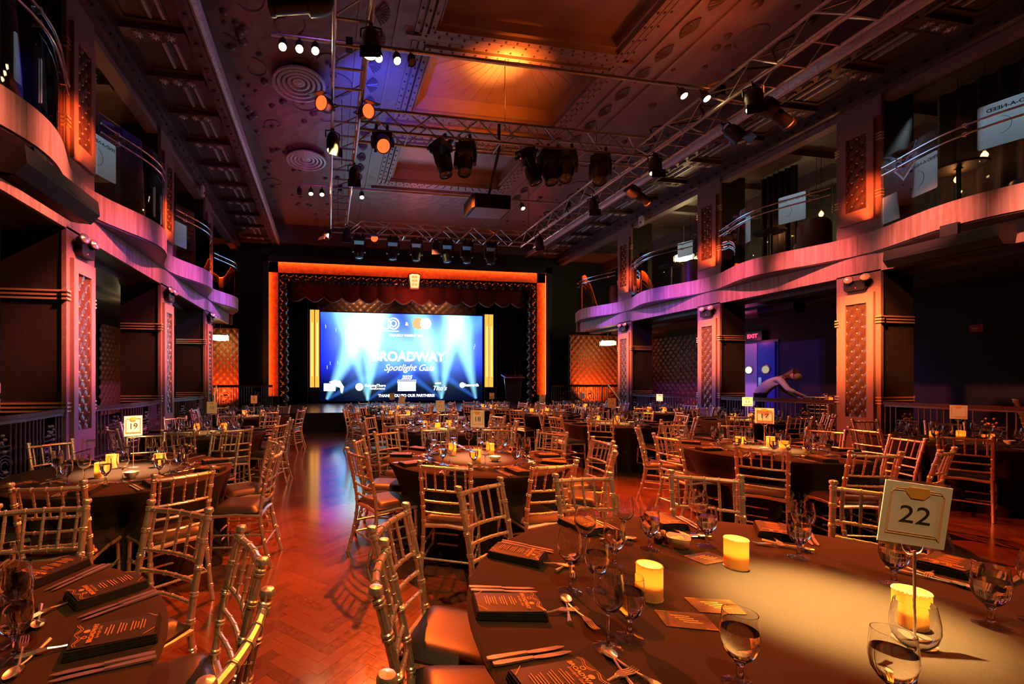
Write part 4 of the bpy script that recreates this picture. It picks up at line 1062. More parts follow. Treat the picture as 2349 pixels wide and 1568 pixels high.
for i, (x, y, z) in enumerate(((-4.9, 7.6, 4.9), (-5.3, 8.2, 4.75), (-5.0, 11.2, 5.0), (-5.6, 11.6, 4.8))):
    pendant('orange filament pendant bulb upstairs at left, %s from the camera' % ORD[i], x, y, z, ZB)
def deco_lamp(label, x, y, z, ztop, power, col=(1, .8, .4)):
    t = thing('deco_pendant', label, 'pendant lamp', (x, y, z))
    MB().cyl((0, 0, .1), (0, 0, ztop - z), .01, .01, 6).build('rod', 'brass', t)
    MB().cyl((0, 0, .08), (0, 0, .12), .30, .30, 20).build('top_plate', 'steelrail', t)
    MB().lathe([(.26, .06), (.27, -.06), (.2, -.08), (0, -.08)], 20).build('shade', 'bulbw', t)
    for k in range(10):
        a = k * PI / 5; MB().b2((-.006, -.006, -.09), (.006, .006, .1)).xf(Matrix.Translation((.30 * math.cos(a), .30 * math.sin(a), 0))).build('shade_rod', 'steelrail', t, smooth=False)
    point('deco_glow', (x, y, z - .25), power, col, .25)
deco_lamp('crystal drum pendant lamp upstairs between first two right columns', 12.4, 10.1, 5.95, ZB, 45)
deco_lamp('crystal drum pendant lamp upstairs between last two right columns', 12.3, 13.3, 5.9, ZB, 45)
deco_lamp('drum pendant lamp below the right balcony beside the stage', 11.35, 16.1, 3.15, ZF0, 7, (1, .62, .3))
deco_lamp('drum pendant lamp below the left balcony beside the stage', -3.85, 16.5, 3.15, ZF0, 5, (1, .55, .25))
pendant('small bright yellow bulb under the left balcony between columns', -4.9, 11.6, 3.42, ZF0, 'bulbw', 8, (1, .8, .4))
# plaster beams of the balcony ceiling, lit by those lamps
for sg in (1, -1):
    for k, y in enumerate((5.0, 6.9, 8.6, 10.3, 12.0, 13.7)):
        struct(MB().b2((U(sg, HW + .35), y - .09, ZC0 - .10), (WR if sg > 0 else WL, y + .09, ZC0 + .06)).build('trim_%d' % (20 + k + (0 if sg > 0 else 10)), 'mould', smooth=False))
    struct(MB().b2((U(sg, HW + 2.2), 4, ZC0 - .34), (U(sg, HW + 2.45), YP, ZC0 + .06)).build('trim_%d' % (40 if sg > 0 else 41), 'mould', smooth=False))
# dark tub chairs and bar tables behind the balcony glass
def make_tub():
    t = thing('tub_chair', 'x', 'chair')
    def shell(u, v):
        a = PI * (.12 + .76 * u) + PI; r_ = .33; return (r_ * math.cos(a), r_ * math.sin(a), .22 + .55 * v + .14 * math.sin(PI * u) * v)
    m_ = MB().grid(shell, 14, 4); n = len(m_.v)
    m_.grid(lambda u, v: tuple(c_ * (.8 if i < 2 else 1) for i, c_ in enumerate(shell(u, v))), 14, 4)
    m_.build('back_shell', mat('rust_leather', (.22, .05, .02), .35), t)
    MB().lathe([(.30, .28), (.31, .34), (.30, .43), (.2, .45), (0, .45)], 18).build('seat', 'leather', t)
    for k in range(4): a = PI / 4 + k * PI / 2; MB().cyl((.2 * math.cos(a), .2 * math.sin(a), .28), (.26 * math.cos(a), .26 * math.sin(a), 0), .02, .012, 8).build('leg', 'blackmetal', t)
    return t
tub, tu = make_tub(), []
ZB0 = ZF2 - .12
for i, (x, y, a, lab) in enumerate(((10.9, 8.2, -.6, 'dark tub chair upstairs at right between the first two columns'), (10.95, 11.45, -.9, 'dark tub chair upstairs at right between the last two columns'), (10.9, 14.8, -1.2, 'rust tub chair upstairs at right beside the stage'), (-4.1, 15.0, 1.2, 'rust tub chair upstairs at left beside the stage'), (10.95, 5.0, -.5, 'dark tub chair upstairs at right nearest the camera'), (-4.2, 11.9, .8, 'dark tub chair upstairs at left between the last two columns'), (-4.25, 5.5, .6, 'dark tub chair upstairs at left nearest the camera'))):
    place(tub, tu, (x, y, ZB0), a, lab, 'balcony tub chairs')
def make_bar():
    t = thing('bar_table', 'x', 'table')
    MB().lathe([(0, 0), (.25, 0), (.25, .015), (.04, .03), (.03, .05), (.03, .98), (.06, 1.0)], 18).build('pedestal', 'blackmetal', t)
    MB().lathe([(.0, 1.0), (.33, 1.0), (.34, 1.02), (.33, 1.04), (0, 1.04)], 24).build('top', 'black', t)
    return t
bar, bu = make_bar(), []
for x, y, lab in ((10.95, 9.2, 'round black bar table upstairs between the first two right columns'), (10.95, 5.9, 'round black bar table upstairs at right near the camera'), (10.95, 12.35, 'round black bar table upstairs between the last two right columns'), (-4.2, 8.6, 'round black bar table upstairs on the left balcony')):
    place(bar, bu, (x, y, ZB0), 0, lab, 'balcony bar tables')
# dark curtains upstairs beside the columns
def up_curtain(label, sg, y, wd, u):
    def fn(a, b): return (U(sg, u) + .05 * math.sin(a * 2 * PI * 6), y + wd * a, ZB0 + (ZC0 - ZB0) * b)
    return tag(MB().grid(fn, 48, 2).build('balcony_curtain', mat('dark_balcony_curtain', (.02, .018, .02), .9) if 'bcur' not in M else M['bcur']), label, 'curtain')
M['bcur'] = mat('dark_balcony_curtain', (.02, .018, .022), .9)
up_curtain('black curtain upstairs behind the near right column', 1, 5.0, 1.5, HW + 1.25)
up_curtain('black curtain upstairs left of the second right column', 1, 9.0, .9, HW + 1.25)
up_curtain('black curtain upstairs behind the near left column', -1, 5.2, 1.3, HW + 1.25)
# lit corridor panel seen under the left balcony
t = thing('corridor_light', 'narrow glowing greenish wall light under the left balcony', 'wall light', (WL + .15, 14.2, 1.38))
MB().b2((-.05, -.14, 0), (.05, .14, 1.2)).build('tube', 'white_lit', t, smooth=False); MB().b2((-.1, -.18, -.06), (.06, .18, 0)).build('bracket', 'blackmetal', t, smooth=False); MB().b2((-.1, -.18, 1.2), (.06, .18, 1.26)).build('bracket', 'blackmetal', t, smooth=False)
# two small white detector boxes on the cornices
for sg in (-1, 1):
    t = thing('wall_detector', 'small white detector box on the %s cornice near the stage' % SIDE[sg], 'detector', (U(sg, HW - .09), 12.75, 6.86))
    MB().prism([(-.08, -.14), (.08, -.14), (.10, -.1), (.10, .12), (.07, .15), (-.08, .15), (-.1, .1), (-.1, -.1)], -.03, .03, lambda x, y, z: (z, x, y)).build('body', 'paper', t, smooth=False)
    MB().sphere((-sg * .03, 0, -.05), .03, 8, 5).build('sensor', 'lens_off', t)

# ================================================================== chiavari chair
def ringed(p0, p1, r, nring, n=8, ends=False):
    """bamboo-style turned rod: straight rod with small double rings"""
    p0, p1 = Vector(p0), Vector(p1); m_ = MB(); pts = []; rs = []
    L_ = (p1 - p0).length
    for i in range(nring):
        t = (i + (.0 if ends else .5)) / (nring - (1 if ends else 0)) if nring > (1 if ends else 0) else .5
        w_ = .006 / L_
        for dt, k in ((-2.2 * w_, 1), (-1.6 * w_, 1.25), (-.7 * w_, 1.25), (0, 1.02), (.7 * w_, 1.25), (1.6 * w_, 1.25), (2.2 * w_, 1)):
            tt = t + dt
            if 0 < tt < 1: pts.append(tt); rs.append(r * k)
    ts = [0.] + pts + [1.]; rr = [r] + rs + [r]
    return m_.tube([p0.lerp(p1, t) for t in ts], rr, n)
def bent(fn, n, r, rings, m=8):
    """curved rod along fn(t) with rings"""
    ts = [i / n for i in range(n + 1)]; pts = [(t, r) for t in ts]
    for t in rings:
        for dt, k in ((-.014, 1), (-.010, 1.28), (-.003, 1.28), (0, 1.05), (.003, 1.28), (.010, 1.28), (.014, 1)): pts.append((t + dt, r * k))
    pts = sorted(p for p in pts if 0 <= p[0] <= 1)
    return MB().tube([fn(t) for t in [p[0] for p in pts]], [p[1] for p in pts], m)
CW, CT = .185, .17            # half width at seat and at the top
def post(s_):
    def fn(t):
        z = .93 * t; y = -.20 - (.10 * (max(0, t - .48) / .52) ** 1.3) - .09 * (max(0, .45 - t) / .45) ** 1.5
        return (s_ * (CW - .004 + (.012 * (t - .45) if t > .45 else .02 * (.45 - t))), y, z)
    return fn
def back_y(z): return post(1)(z / .93)[1]
def make_chair(detail=True):
    t = thing('chiavari_chair', 'x', 'chair')
    P_ = []
    def add(m_, nm): P_.append((nm, m_))
    for s_ in (-1, 1):
        f_ = post(s_); add(bent(f_, 12, .0155, (.10, .24, .36, .50, .62, .74, .86, .965), 10 if detail else 6).add(*_knob(f_(1.0))), 'leg')
        add(bent(lambda q: (s_ * (.185 + .012 * q), .19 + .015 * q, .445 - .445 * q), 4, .0145, (.12, .45, .8), 10 if detail else 6), 'leg')
    def rail(z, rr, rings, bowd=.022):
        y = back_y(z); x = CW + (.006 if z > .45 else 0)
        return bent(lambda q: (-x + 2 * x * q, y - bowd * math.sin(PI * q), z), 8, rr, [(i + .5) / rings for i in range(rings)], 8 if detail else 5)
    add(rail(.895, .0135, 5), 'top_rail')
    for z in (.715, .625, .535): add(rail(z, .0095, 6), 'cross_rail')
    for i in range(5):
        q = (i + .5) / 5; x0 = -CW + 2 * CW * q
        add(bent(lambda h: (x0 * (1 + .02 * h), back_y(.72 + .17 * h) - .022 * math.sin(PI * q), .72 + .172 * h), 2, .0075, (.22, .5, .78), 7 if detail else 5), 'spindle')
    fr_ = MB()
    for a, b in (((-.2, .19), (.2, .19)), ((-.185, -.2), (.185, -.2)), ((-.2, .19), (-.185, -.2)), ((.2, .19), (.185, -.2))):
        fr_.tube([(a[0], a[1], .425), ((a[0] + b[0]) / 2, (a[1] + b[1]) / 2, .44), (b[0], b[1], .425)], .016, 6)
    fr_.prism([(-.19, -.19), (.19, -.19), (.205, .19), (-.205, .19)], .42, .445)
    add(fr_, 'seat_frame')
    for y0_, x_, z in ((-1, 0, .19), (1, 0, .15), (1, 0, .24)):
        yy = .195 if y0_ > 0 else back_y(z); add(bent(lambda q: (-.19 + .38 * q, yy, z), 2, .009, (.2, .4, .6, .8), 6), 'stretcher')
    for s_ in (-1, 1):
        for z in (.17, .27): add(bent(lambda q: (s_ * .19, back_y(z) + (.195 - back_y(z)) * q, z), 2, .009, (.25, .5, .75), 6), 'stretcher')
    def cush(u, v):
        x = -.205 + .41 * u; y = -.185 + .39 * v; ex = (1 - (2 * u - 1) ** 6) * (1 - (2 * v - 1) ** 6)
        wx = 1 - .04 * (1 - v); return (x * wx, y, .452 + .048 * max(0, ex) ** .45)
    cs = MB().grid(cush, 12, 12)
    cs.add([(-.197, -.185, .446), (.197, -.185, .446), (.205, .205, .446), (-.205, .205, .446)], [(3, 2, 1, 0)])
    for k in range(12):
        pass
    side = MB(); 
    if detail:
        for nm, m_ in P_: m_.build(nm, 'chair', t)
    else:
        j = MB()
        for nm, m_ in P_: j.add(m_.v, m_.f)
        j.build('frame', 'chair', t)
    cs.build('cushion', 'leather', t, ang=60)
    MB().prism([(-.197, -.185), (.197, -.185), (.206, .206), (-.206, .206)], .444, .456).build('cushion_base', 'leather', t)
    return t
def _knob(p):
    m_ = MB().lathe([(.0155, -.012), (.022, -.006), (.022, .006), (.018, .012), (0, .016)], 10, p)
    return m_.v, m_.f
chair_full, cu_full = make_chair(True), []
chair_far, cu_far = make_chair(False), []

# ================================================================== tables: centre, radius, name used in labels
TAB = {
 'T22': (1.556, 1.108, 1.13, 'table twenty-two'), 'TL': (-1.337, 1.216, .875, 'the corner table at bottom left'), 'T19': (-1.72, 4.05, .86, 'table nineteen'), 'T18': (1.48, 4.20, .89, 'table eighteen'),
 'T17': (5.0, 4.22, .88, 'table seventeen'), 'T16': (8.15, 4.34, .88, 'the dim table by right railing'), 'T12': (5.32, 7.42, .88, 'table twelve'), 'T11': (1.81, 6.95, .88, 'table eleven'), 'T10': (-1.84, 7.05, .88, 'table ten'),
 'T13': (8.5, 7.55, .88, 'table thirteen'), 'T8': (-1.75, 10.4, .88, 'table eight'), 'T5': (1.62, 9.65, .88, 'the table behind table eleven'), 'T4': (1.75, 12.05, .88, 'the middle table before the stage'), 'T3': (4.75, 12.1, .88, 'the table before the lectern'),
 'T7': (5.25, 10.0, .88, 'the table behind table twelve'), 'T2': (7.6, 12.0, .88, 'the table before the padded panel'), 'T6': (8.55, 10.0, .88, 'the table beside the second right column')}
TW = {'T14': (12.0, 8.3, .75, 'terrace table fourteen'), 'TR': (12.1, 4.6, .75, 'the far right terrace table'), 'TLT': (-5.6, 8.4, .75, 'the left terrace table')}
def tablecloth(r, z, dents):
    """cloth to the floor, pushed in where chair seats stand under the edge"""
    n = 144; m_ = MB()
    prof = [(.5, 0), (.9, 0), (.985, -.001), (1., -.012), (1.004, -.05), (1.010, -.15), (1.016, -.27), (1.022, -.36), (1.03, -.52), (1.045, -z + .006)]
    for q, dz in prof:
        for k in range(n):
            a = 2 * PI * k / n; rr = q * r
            if dz < -.04:
                rr += (.012 + .04 * (-dz / z)) * math.sin(15 * a + 1.3 * math.sin(3 * a)) * min(1, -dz / .25)
                ramp = min(1., max(0., (-dz - .03) / .21))
                for da, dep in dents:
                    t = abs((a - da + PI) % (2 * PI) - PI) * (r - .1)
                    w_ = 1. if t < .225 else max(0., 1 - (t - .225) / .12)
                    rr -= dep * ramp * w_ * w_ * (3 - 2 * w_) if rr > r - dep else 0
            m_.v.append((rr * math.cos(a), rr * math.sin(a), z + dz))
    m_.v.append((0, 0, z)); c_ = len(m_.v) - 1
    for k in range(n): m_.f.append((c_, k, (k + 1) % n))
    for i in range(len(prof) - 1):
        for k in range(n): m_.f.append((i * n + k, (i + 1) * n + k, (i + 1) * n + (k + 1) % n, i * n + (k + 1) % n))
    return m_
_cm = {}
def make_table(key, x, y, r, nm, zf=0.):
    t = thing('banquet_table', 'round banquet table under floor-length dark cloth, %s' % nm.replace('the ', '', 1), 'table', (x, y, zf), 0, 'round banquet tables')
    k = round(r, 3)
    if k not in _cm:
        _cm[k] = (MB().cyl((0, 0, TABLE_H - .035), (0, 0, TABLE_H - .012), r - .03, r - .03, 36).mesh('tabletop', 'darkwood'), MB().cyl((0, 0, 0), (0, 0, TABLE_H - .03), .02, .02, 8).mesh('leg', 'blackmetal'))
    b, c_ = _cm[k]
    tablecloth(r, TABLE_H, [(a, max(0., r - (d - .49))) for a, d in ALLC[key]]).build('tablecloth', 'cloth', t, smooth=True, ang=50)
    link('tabletop', b, t)
    for i in range(4): link('leg', c_, t, (.3 * r * math.cos(i * PI / 2), .3 * r * math.sin(i * PI / 2), 0))
    return t

# chair backs read off the floor plan; each chair faces its table
BACKS = {
 'T22': [(.90, 2.40), (1.62, 2.52), (2.40, 2.42), (3.02, 1.93), (.30, 1.88), (.20, 1.40), (.20, .68), (3.1, 1.2)],
 'TL': [(-.72, 2.19), (-1.37, 2.30), (-.32, 1.64), (-.24, 1.08)],
 'T19': [(-1.63, 2.87), (-.96, 3.10), (-.46, 3.87), (-.57, 4.60), (-2.72, 4.82), (-2.08, 5.40), (-2.5, 3.2), (-1.2, 5.35)],
 'T18': [(.86, 3.10), (1.66, 3.00), (.27, 3.75), (.35, 4.55), (.72, 5.22), (1.39, 5.48), (2.18, 5.36), (2.66, 4.85), (2.80, 4.10), (2.50, 3.50)],
 'T17': [(4.02, 3.45), (4.62, 3.00), (3.76, 4.28), (4.10, 5.15), (4.95, 5.50), (5.75, 5.30), (6.25, 4.55), (6.20, 3.75), (5.42, 3.02)],
 'T16': [(7.05, 3.75), (7.75, 3.10), (6.90, 4.55), (7.30, 5.35), (8.50, 5.60), (9.2, 5.1), (8.55, 3.10)],
 'T12': [(4.45, 6.50), (5.42, 6.14), (4.06, 7.22), (4.22, 8.10), (4.95, 8.62), (5.85, 8.58), (6.45, 8.0), (6.60, 7.2), (6.15, 6.42)],
 'T13': [(7.28, 7.95), (7.75, 8.55), (7.45, 6.80), (8.15, 6.32), (8.95, 6.42), (9.45, 6.85), (8.6, 8.82)],
 'T11': [(.95, 6.05), (1.55, 5.72), (2.4, 5.85), (.55, 6.75), (.75, 7.60), (2.95, 6.5), (3.0, 7.4), (1.45, 8.15), (2.3, 8.1)],
 'T10': [(-1.18, 5.95), (-.70, 6.52), (-.62, 7.25), (-1.85, 5.80), (-2.75, 6.15), (-1.0, 7.98), (-1.8, 8.28), (-2.6, 8.0), (-3.0, 7.2)],
}
ALLC = {}; SEATED = []
for k, (x, y, r, nm) in list(TAB.items()):
    pts = []
    if k in BACKS:
        for bx, by in BACKS[k]:
            a = math.atan2(by - y, bx - x); pts.append((a, max(math.hypot(bx - x, by - y), r + .24)))
    else:
        n = 9; a0 = rnd.random()
        for i in range(n):
            a, d = a0 + 2 * PI * i / n + .12 * (rnd.random() - .5), r + .30 + .08 * rnd.random()
            q = (x + (d - .27) * math.cos(a), y + (d - .27) * math.sin(a))
            if all(math.hypot(q[0] - p[0], q[1] - p[1]) > .56 for p in SEATED) and q[0] < XR - .45 and q[1] < YS - .3: pts.append((a, d))
    ALLC[k] = pts; SEATED += [(x + (d - .27) * math.cos(a), y + (d - .27) * math.sin(a)) for a, d in pts]
for k, (x, y, r, nm) in TW.items():
    ALLC[k] = [(PI * .25 + 2 * PI * i / 5, r + .32) for i in range(5) if not (k == 'T14' and i == 1)]
for k, (x, y, r, nm) in TAB.items(): make_table(k, x, y, r, nm)
for k, (x, y, r, nm) in TW.items(): make_table(k, x, y, r, nm, TER)
NEAR = ('T22', 'TL', 'T19', 'T18', 'T17', 'T16', 'T11', 'T10', 'T12', 'T13')
for k, pts in ALLC.items():
    x, y, r, nm = (TAB.get(k) or TW[k]); zf = 0. if k in TAB else TER
    pos = []
    for a, d in pts:
        bx, by = x + d * math.cos(a), y + d * math.sin(a); face = a + PI + (rnd.random() - .5) * .12
        ox, oy = bx + .27 * math.cos(face), by + .27 * math.sin(face)
        pos.append((ox, oy, face - PI / 2, (bx, by)))
    pos.sort(key=lambda p: sx(p[3]))
    for i, p in enumerate(pos):
        lab = 'silver chiavari chair at %s, %s from left' % (nm, ORD[i])
        pr, us = (chair_full, cu_full) if k in NEAR else (chair_far, cu_far)
        place(pr, us, (p[0], p[1], zf), p[2], lab, 'chiavari chairs at ' + nm)

# ================================================================== tableware
def make_glass(kind):
    if kind == 'wine_glass':
        out = [(0, 0), (.040, 0), (.0405, .002), (.030, .005), (.010, .010), (.0048, .018), (.0042, .05), (.0045, .095), (.010, .106), (.025, .116), (.038, .135), (.0435, .158), (.0425, .180), (.0385, .205), (.0355, .222)]
        inn = [(.0345, .222), (.0372, .205), (.0412, .180), (.0420, .158), (.0365, .137), (.0240, .119), (.009, .110), (0, .108)]
    else:
        out = [(0, 0), (.039, 0), (.0395, .002), (.029, .005), (.012, .012), (.0075, .022), (.0075, .050), (.013, .062), (.026, .075), (.037, .095), (.0415, .120), (.0405, .150), (.0375, .185)]
        inn = [(.0360, .185), (.0388, .150), (.0396, .120), (.0350, .097), (.0240, .079), (.011, .067), (0, .065)]
    t = thing(kind, 'x', 'glass')
    zs = .095 if kind == 'wine_glass' else .050
    foot = [p for p in out if p[1] <= .013]; stem = [(0, foot[-1][1])] + [p for p in out if .009 <= p[1] <= zs] + [(0, zs)]
    MB().lathe([p for p in out if p[1] >= zs] + inn, 24).build('bowl', 'glass', t, ang=60)
    MB().lathe(stem, 14).build('stem', 'glass', t, ang=60)
    MB().lathe(foot + [(0, foot[-1][1])], 24).build('foot', 'thinglass', t, ang=60)
    if kind == 'water_goblet':
        w_ = [(0, .0652), (.0112, .0672), (.0242, .0792), (.0352, .0972), (.0398, .120), (.0395, .140), (.0393, .142), (0, .142)]
        MB().lathe(w_, 24).build('water', 'water', t, ang=60)
    return t
WINE, wu = make_glass('wine_glass'), []
GOB, gu = make_glass('water_goblet'), []
def make_knife():
    t = thing('table_knife', 'x', 'knife')
    MB().prism([(-.006, -.12), (.006, -.12), (.0085, -.10), (.006, -.02), (.005, 0), (-.005, 0), (-.006, -.02), (-.0085, -.10)], .001, .007).build('handle', 'steel', t, ang=20)
    MB().prism([(-.005, 0), (.005, 0), (.009, .03), (.009, .08), (.004, .115), (0, .12), (-.006, .10), (-.006, .02)], .003, .005).build('blade', 'steel', t, ang=20)
    return t
def make_fork():
    t = thing('table_fork', 'x', 'fork')
    MB().tube([(0, -.10, .005), (0, -.05, .004), (0, .0, .006), (0, .03, .010)], [.0075, .0045, .0032, .004], 6).build('handle', 'steel', t)
    h = MB().prism([(-.004, .025), (.004, .025), (.012, .045), (.012, .055), (-.012, .055), (-.012, .045)], .008, .011)
    for k in range(4): h.tube([(-.0095 + .0063 * k, .053, .0095), (-.0095 + .0063 * k, .08, .006), (-.009 + .006 * k, .10, .010)], [.002, .002, .0012], 5)
    h.build('head', 'steel', t, ang=30)
    return t
def make_spoon():
    t = thing('table_spoon', 'x', 'spoon')
    MB().tube([(0, -.10, .005), (0, -.05, .004), (0, .0, .006), (0, .025, .009)], [.0075, .0045, .0032, .0035], 6).build('handle', 'steel', t)
    MB().grid(lambda u, v: (.019 * v * math.cos(2 * PI * u) * (1 - .12 * math.sin(2 * PI * u)), .053 + .031 * v * math.sin(2 * PI * u), .004 + .007 * v * v), 18, 6).build('bowl', 'steel', t)
    return t
KNIFE, ku = make_knife(), []
FORK, fu = make_fork(), []
SPOON, su = make_spoon(), []
def make_napkin():
    t = thing('napkin', 'x', 'napkin')
    for k in range(3):
        w_, l_ = .070 - .002 * k, .115 - .002 * k
        MB().prism([(-w_ + .004, -l_), (w_ - .004, -l_), (w_, -l_ + .004), (w_, l_ - .004), (w_ - .004, l_), (-w_ + .004, l_), (-w_, l_ - .004), (-w_, -l_ + .004)], .001 + .008 * k, .0088 + .008 * k).build('fold', 'napkin', t, ang=30)
    return t
NAP, nu = make_napkin(), []
def make_menu(detail):
    """black menu card, top towards +y"""
    t = thing('menu_card', 'x', 'menu')
    w_, l_ = .062, .105
    MB().grid(lambda u, v: (-w_ + 2 * w_ * u, -l_ + 2 * l_ * v, .004 * math.sin(PI * u) + .003 * v * v), 6, 6).grid(lambda u, v: (-w_ + 2 * w_ * (1 - u), -l_ + 2 * l_ * v, -.0007 + .004 * math.sin(PI * u) + .003 * v * v), 6, 6).build('card', 'card', t)
    g = MB()
    def bar(x, y, a, b, rz=0): g.box((x, y, .0062), (a, b, .0006), rz)
    for s_ in (-1, 1): bar(s_ * (w_ - .014), -l_ + .014, .038, .0016, s_ * PI / 4)
    for i in range(13):
        if i in (3, 7): continue
        bar(0, .024 - .0082 * i, .036 + .034 * ((i * 37 % 10) / 10), .0022)
    pts = [(-w_ + 2 * w_ * i / 16, l_ - .016 + .006 * math.sin(i * .9) + .0008 * i, .0062) for i in range(17)]
    g.tube(pts, .0009, 4)
    g.tube([(x, y - .006, z) for x, y, z in pts], .0006, 4)
    if detail:
        tag(g.build('gold_print', 'gold', t, smooth=False), kind='stuff')
        MB().cyl((.016, .074, .006), (.016, .074, .0066), .0085, .0085, 14).build('gold_disc', 'gold', t)
        MB().lathe([(.0075, .006), (.0075, .0068), (.0050, .0068), (.0050, .006), (.0075, .006)], 14, (-.018, .074, 0)).build('gold_ring', 'gold', t)
        link('gold_lettering', text_mesh('BROADWAY', .018, 'gold', 0, .0006), t, (0, .056, .0065))
        link('gold_lettering', text_mesh('Spotlight Gala', .012, 'gold', .35, 0), t, (0, .042, .0065))
    else: tag(g.build('gold_print', 'gold', t, smooth=False), kind='stuff')
    return t
MENU, mu = make_menu(True), []
MENUF, muf = make_menu(False), []
def make_candle(r, h):
    t = thing('votive_candle', 'x', 'candle')
    n = 28
    MB().lathe([(r - .003, .002), (r, .0), (r, h), (r - .003, h), (r - .003, .002)], n).build('holder', 'amber', t)
    for z in (.004, h - .004):
        bd = MB()
        for k in range(n): bd.sphere((r * math.cos(2 * PI * k / n), r * math.sin(2 * PI * k / n), z), .0022, 5, 3)
        tag(bd.build('bead_rim', 'brass', t), kind='stuff')
    MB().cyl((0, 0, .002), (0, 0, h * .42), r - .006, r - .006, 18).build('wax', 'wax', t)
    MB().lathe([(0, h * .42), (.004, h * .45), (.0055, h * .5), (.003, h * .58), (0, h * .62)], 10).build('flame', 'flame', t)
    l = bpy.data.lights.new('candle_light', 'POINT'); l.energy = 1.3; l.color = (1, .55, .16); l.shadow_soft_size = .012
    o = bpy.data.objects.new('candle_light', l); COL.objects.link(o); o.parent = t; o.location = (0, 0, h * .66)
    return t
CAND, cau = make_candle(.042, .12), []
def make_sign():
    """table number holder facing local -y"""
    t = thing('table_sign', 'x', 'table sign')
    MB().lathe([(0, 0), (.045, 0), (.045, .004), (.01, .010), (.004, .014)], 20).build('base', 'steel', t)
    MB().cyl((0, 0, .01), (0, 0, .27), .0033, .0033, 8).build('rod', 'steel', t)
    MB().tube([(.028 * math.cos(k * PI / 10), .004, .285 + .028 * math.sin(k * PI / 10)) for k in range(21)], .0022, 6).build('clip_ring', 'steel', t)
    return t
def sign_card(t, num, tilt=0., sc=1.):
    c_ = MB().b2((-.072, -.001, -.09), (.072, .001, .09)).build('card', 'paper', t, (0, 0, .375), (0, tilt, 0), smooth=False)
    MB().b2((-.080, .0015, -.098), (.080, .0030, .098)).build('sleeve', 'acryl', t, (0, 0, .375), (0, tilt, 0), smooth=False)
    o = .012; fr_ = MB(); P_ = [(-.058, -.062), (.050, -.062), (.058, -.070), (.058, .058), (.050, .066), (-.050, .066), (-.058, .058), (-.058, -.062)]
    fr_.tube([(x, -.0015, z) for x, z in P_], .0012, 4); fr_.tube([(x * .94, -.0015, z + .006) for x, z in P_], .0009, 4)
    fr_.build('gold_frame', 'goldink', c_, smooth=False)
    MB().prism([(-.022, .078), (-.026, .062), (-.014, .046), (.014, .046), (.026, .062), (.022, .078)], -.003, -.001, lambda x, y, z: (x, z, y)).build('emblem', 'goldink', c_, smooth=False)
    if num: link('number', text_mesh(num, .072, 'ink'), c_, (0, -.002, -.004), (PI / 2, 0, 0))
    if sc != 1.:
        c_.scale = (sc, 1, 1)
def make_bowl():
    t = thing('butter_bowl', 'x', 'bowl')
    def sq(k, r): a = 2 * PI * k / 24; q = (abs(math.cos(a)) ** 4 + abs(math.sin(a)) ** 4) ** -.25; return r * q * math.cos(a), r * q * math.sin(a)
    m_ = MB(); pr = [(.022, 0), (.024, .006), (.040, .022), (.048, .050), (.0455, .050), (.037, .024), (.02, .012)]
    for r, z in pr:
        for k in range(24): x, y = sq(k, r); m_.v.append((x, y, z))
    for i in range(len(pr) - 1):
        for k in range(24): m_.f.append((i * 24 + k, i * 24 + (k + 1) % 24, (i + 1) * 24 + (k + 1) % 24, (i + 1) * 24 + k))
    m_.f += [tuple(range(24))[::-1], tuple(range(144, 168))]
    m_.build('bowl', 'china', t)
    for x, y, z in ((-.012, .008, .036), (.015, -.006, .038), (.004, .016, .034)): MB().sphere((x, y, z), .018, 8, 5, (1, 1, .6)).build('butter_ball', 'butter', t)
    return t
BOWL, bou = make_bowl(), []
def make_shaker():
    t = thing('salt_shaker', 'x', 'shaker')
    MB().prism([(-.013, -.013), (.013, -.013), (.013, .013), (-.013, .013)], 0, .034).build('jar', 'glass', t, smooth=False)
    MB().prism([(-.010, -.010), (.010, -.010), (.010, .010), (-.010, .010)], .002, .024).build('salt', 'china', t, smooth=False)
    MB().lathe([(.012, .034), (.013, .040), (.010, .050), (0, .055)], 12).build('cap', 'steel', t)
    return t
SHK, shu = make_shaker(), []

def lay(kind, proto, used, items, nm, what, group, zt):
    """items: (x, y, rz); label by order from the left in the picture"""
    for i, p in enumerate(sorted(items, key=lambda q: sx(q))):
        place(proto, used, (p[0], p[1], zt + (p[3] if len(p) > 3 else 0)), p[2], '%s on %s, %s from left' % (what, nm, ORD[min(i, len(ORD) - 1)]), group + ' on ' + nm)
ZT = TABLE_H + .0015
SEATS = {'T22': [165, 138, 187, 104, 76, 48, 16, -15, 212], 'TL': [14, 42, 70, 98, -14]}
SIGN = {'T22': '22', 'T19': '19', 'T18': '18', 'T17': '17', 'T12': '12', 'T11': '11', 'T10': '10', 'T13': '13', 'T8': '8', 'T14': '14'}
NWORD = {'22': 'twenty-two', '19': 'nineteen', '18': 'eighteen', '17': 'seventeen', '12': 'twelve', '11': 'eleven', '10': 'ten', '13': 'thirteen', '8': 'eight', '14': 'fourteen'}
SIGNPOS = {'T22': (1.69, 1.0), 'T18': (1.58, 4.42), 'T19': (-1.72, 4.2), 'T17': (5.05, 4.3)}
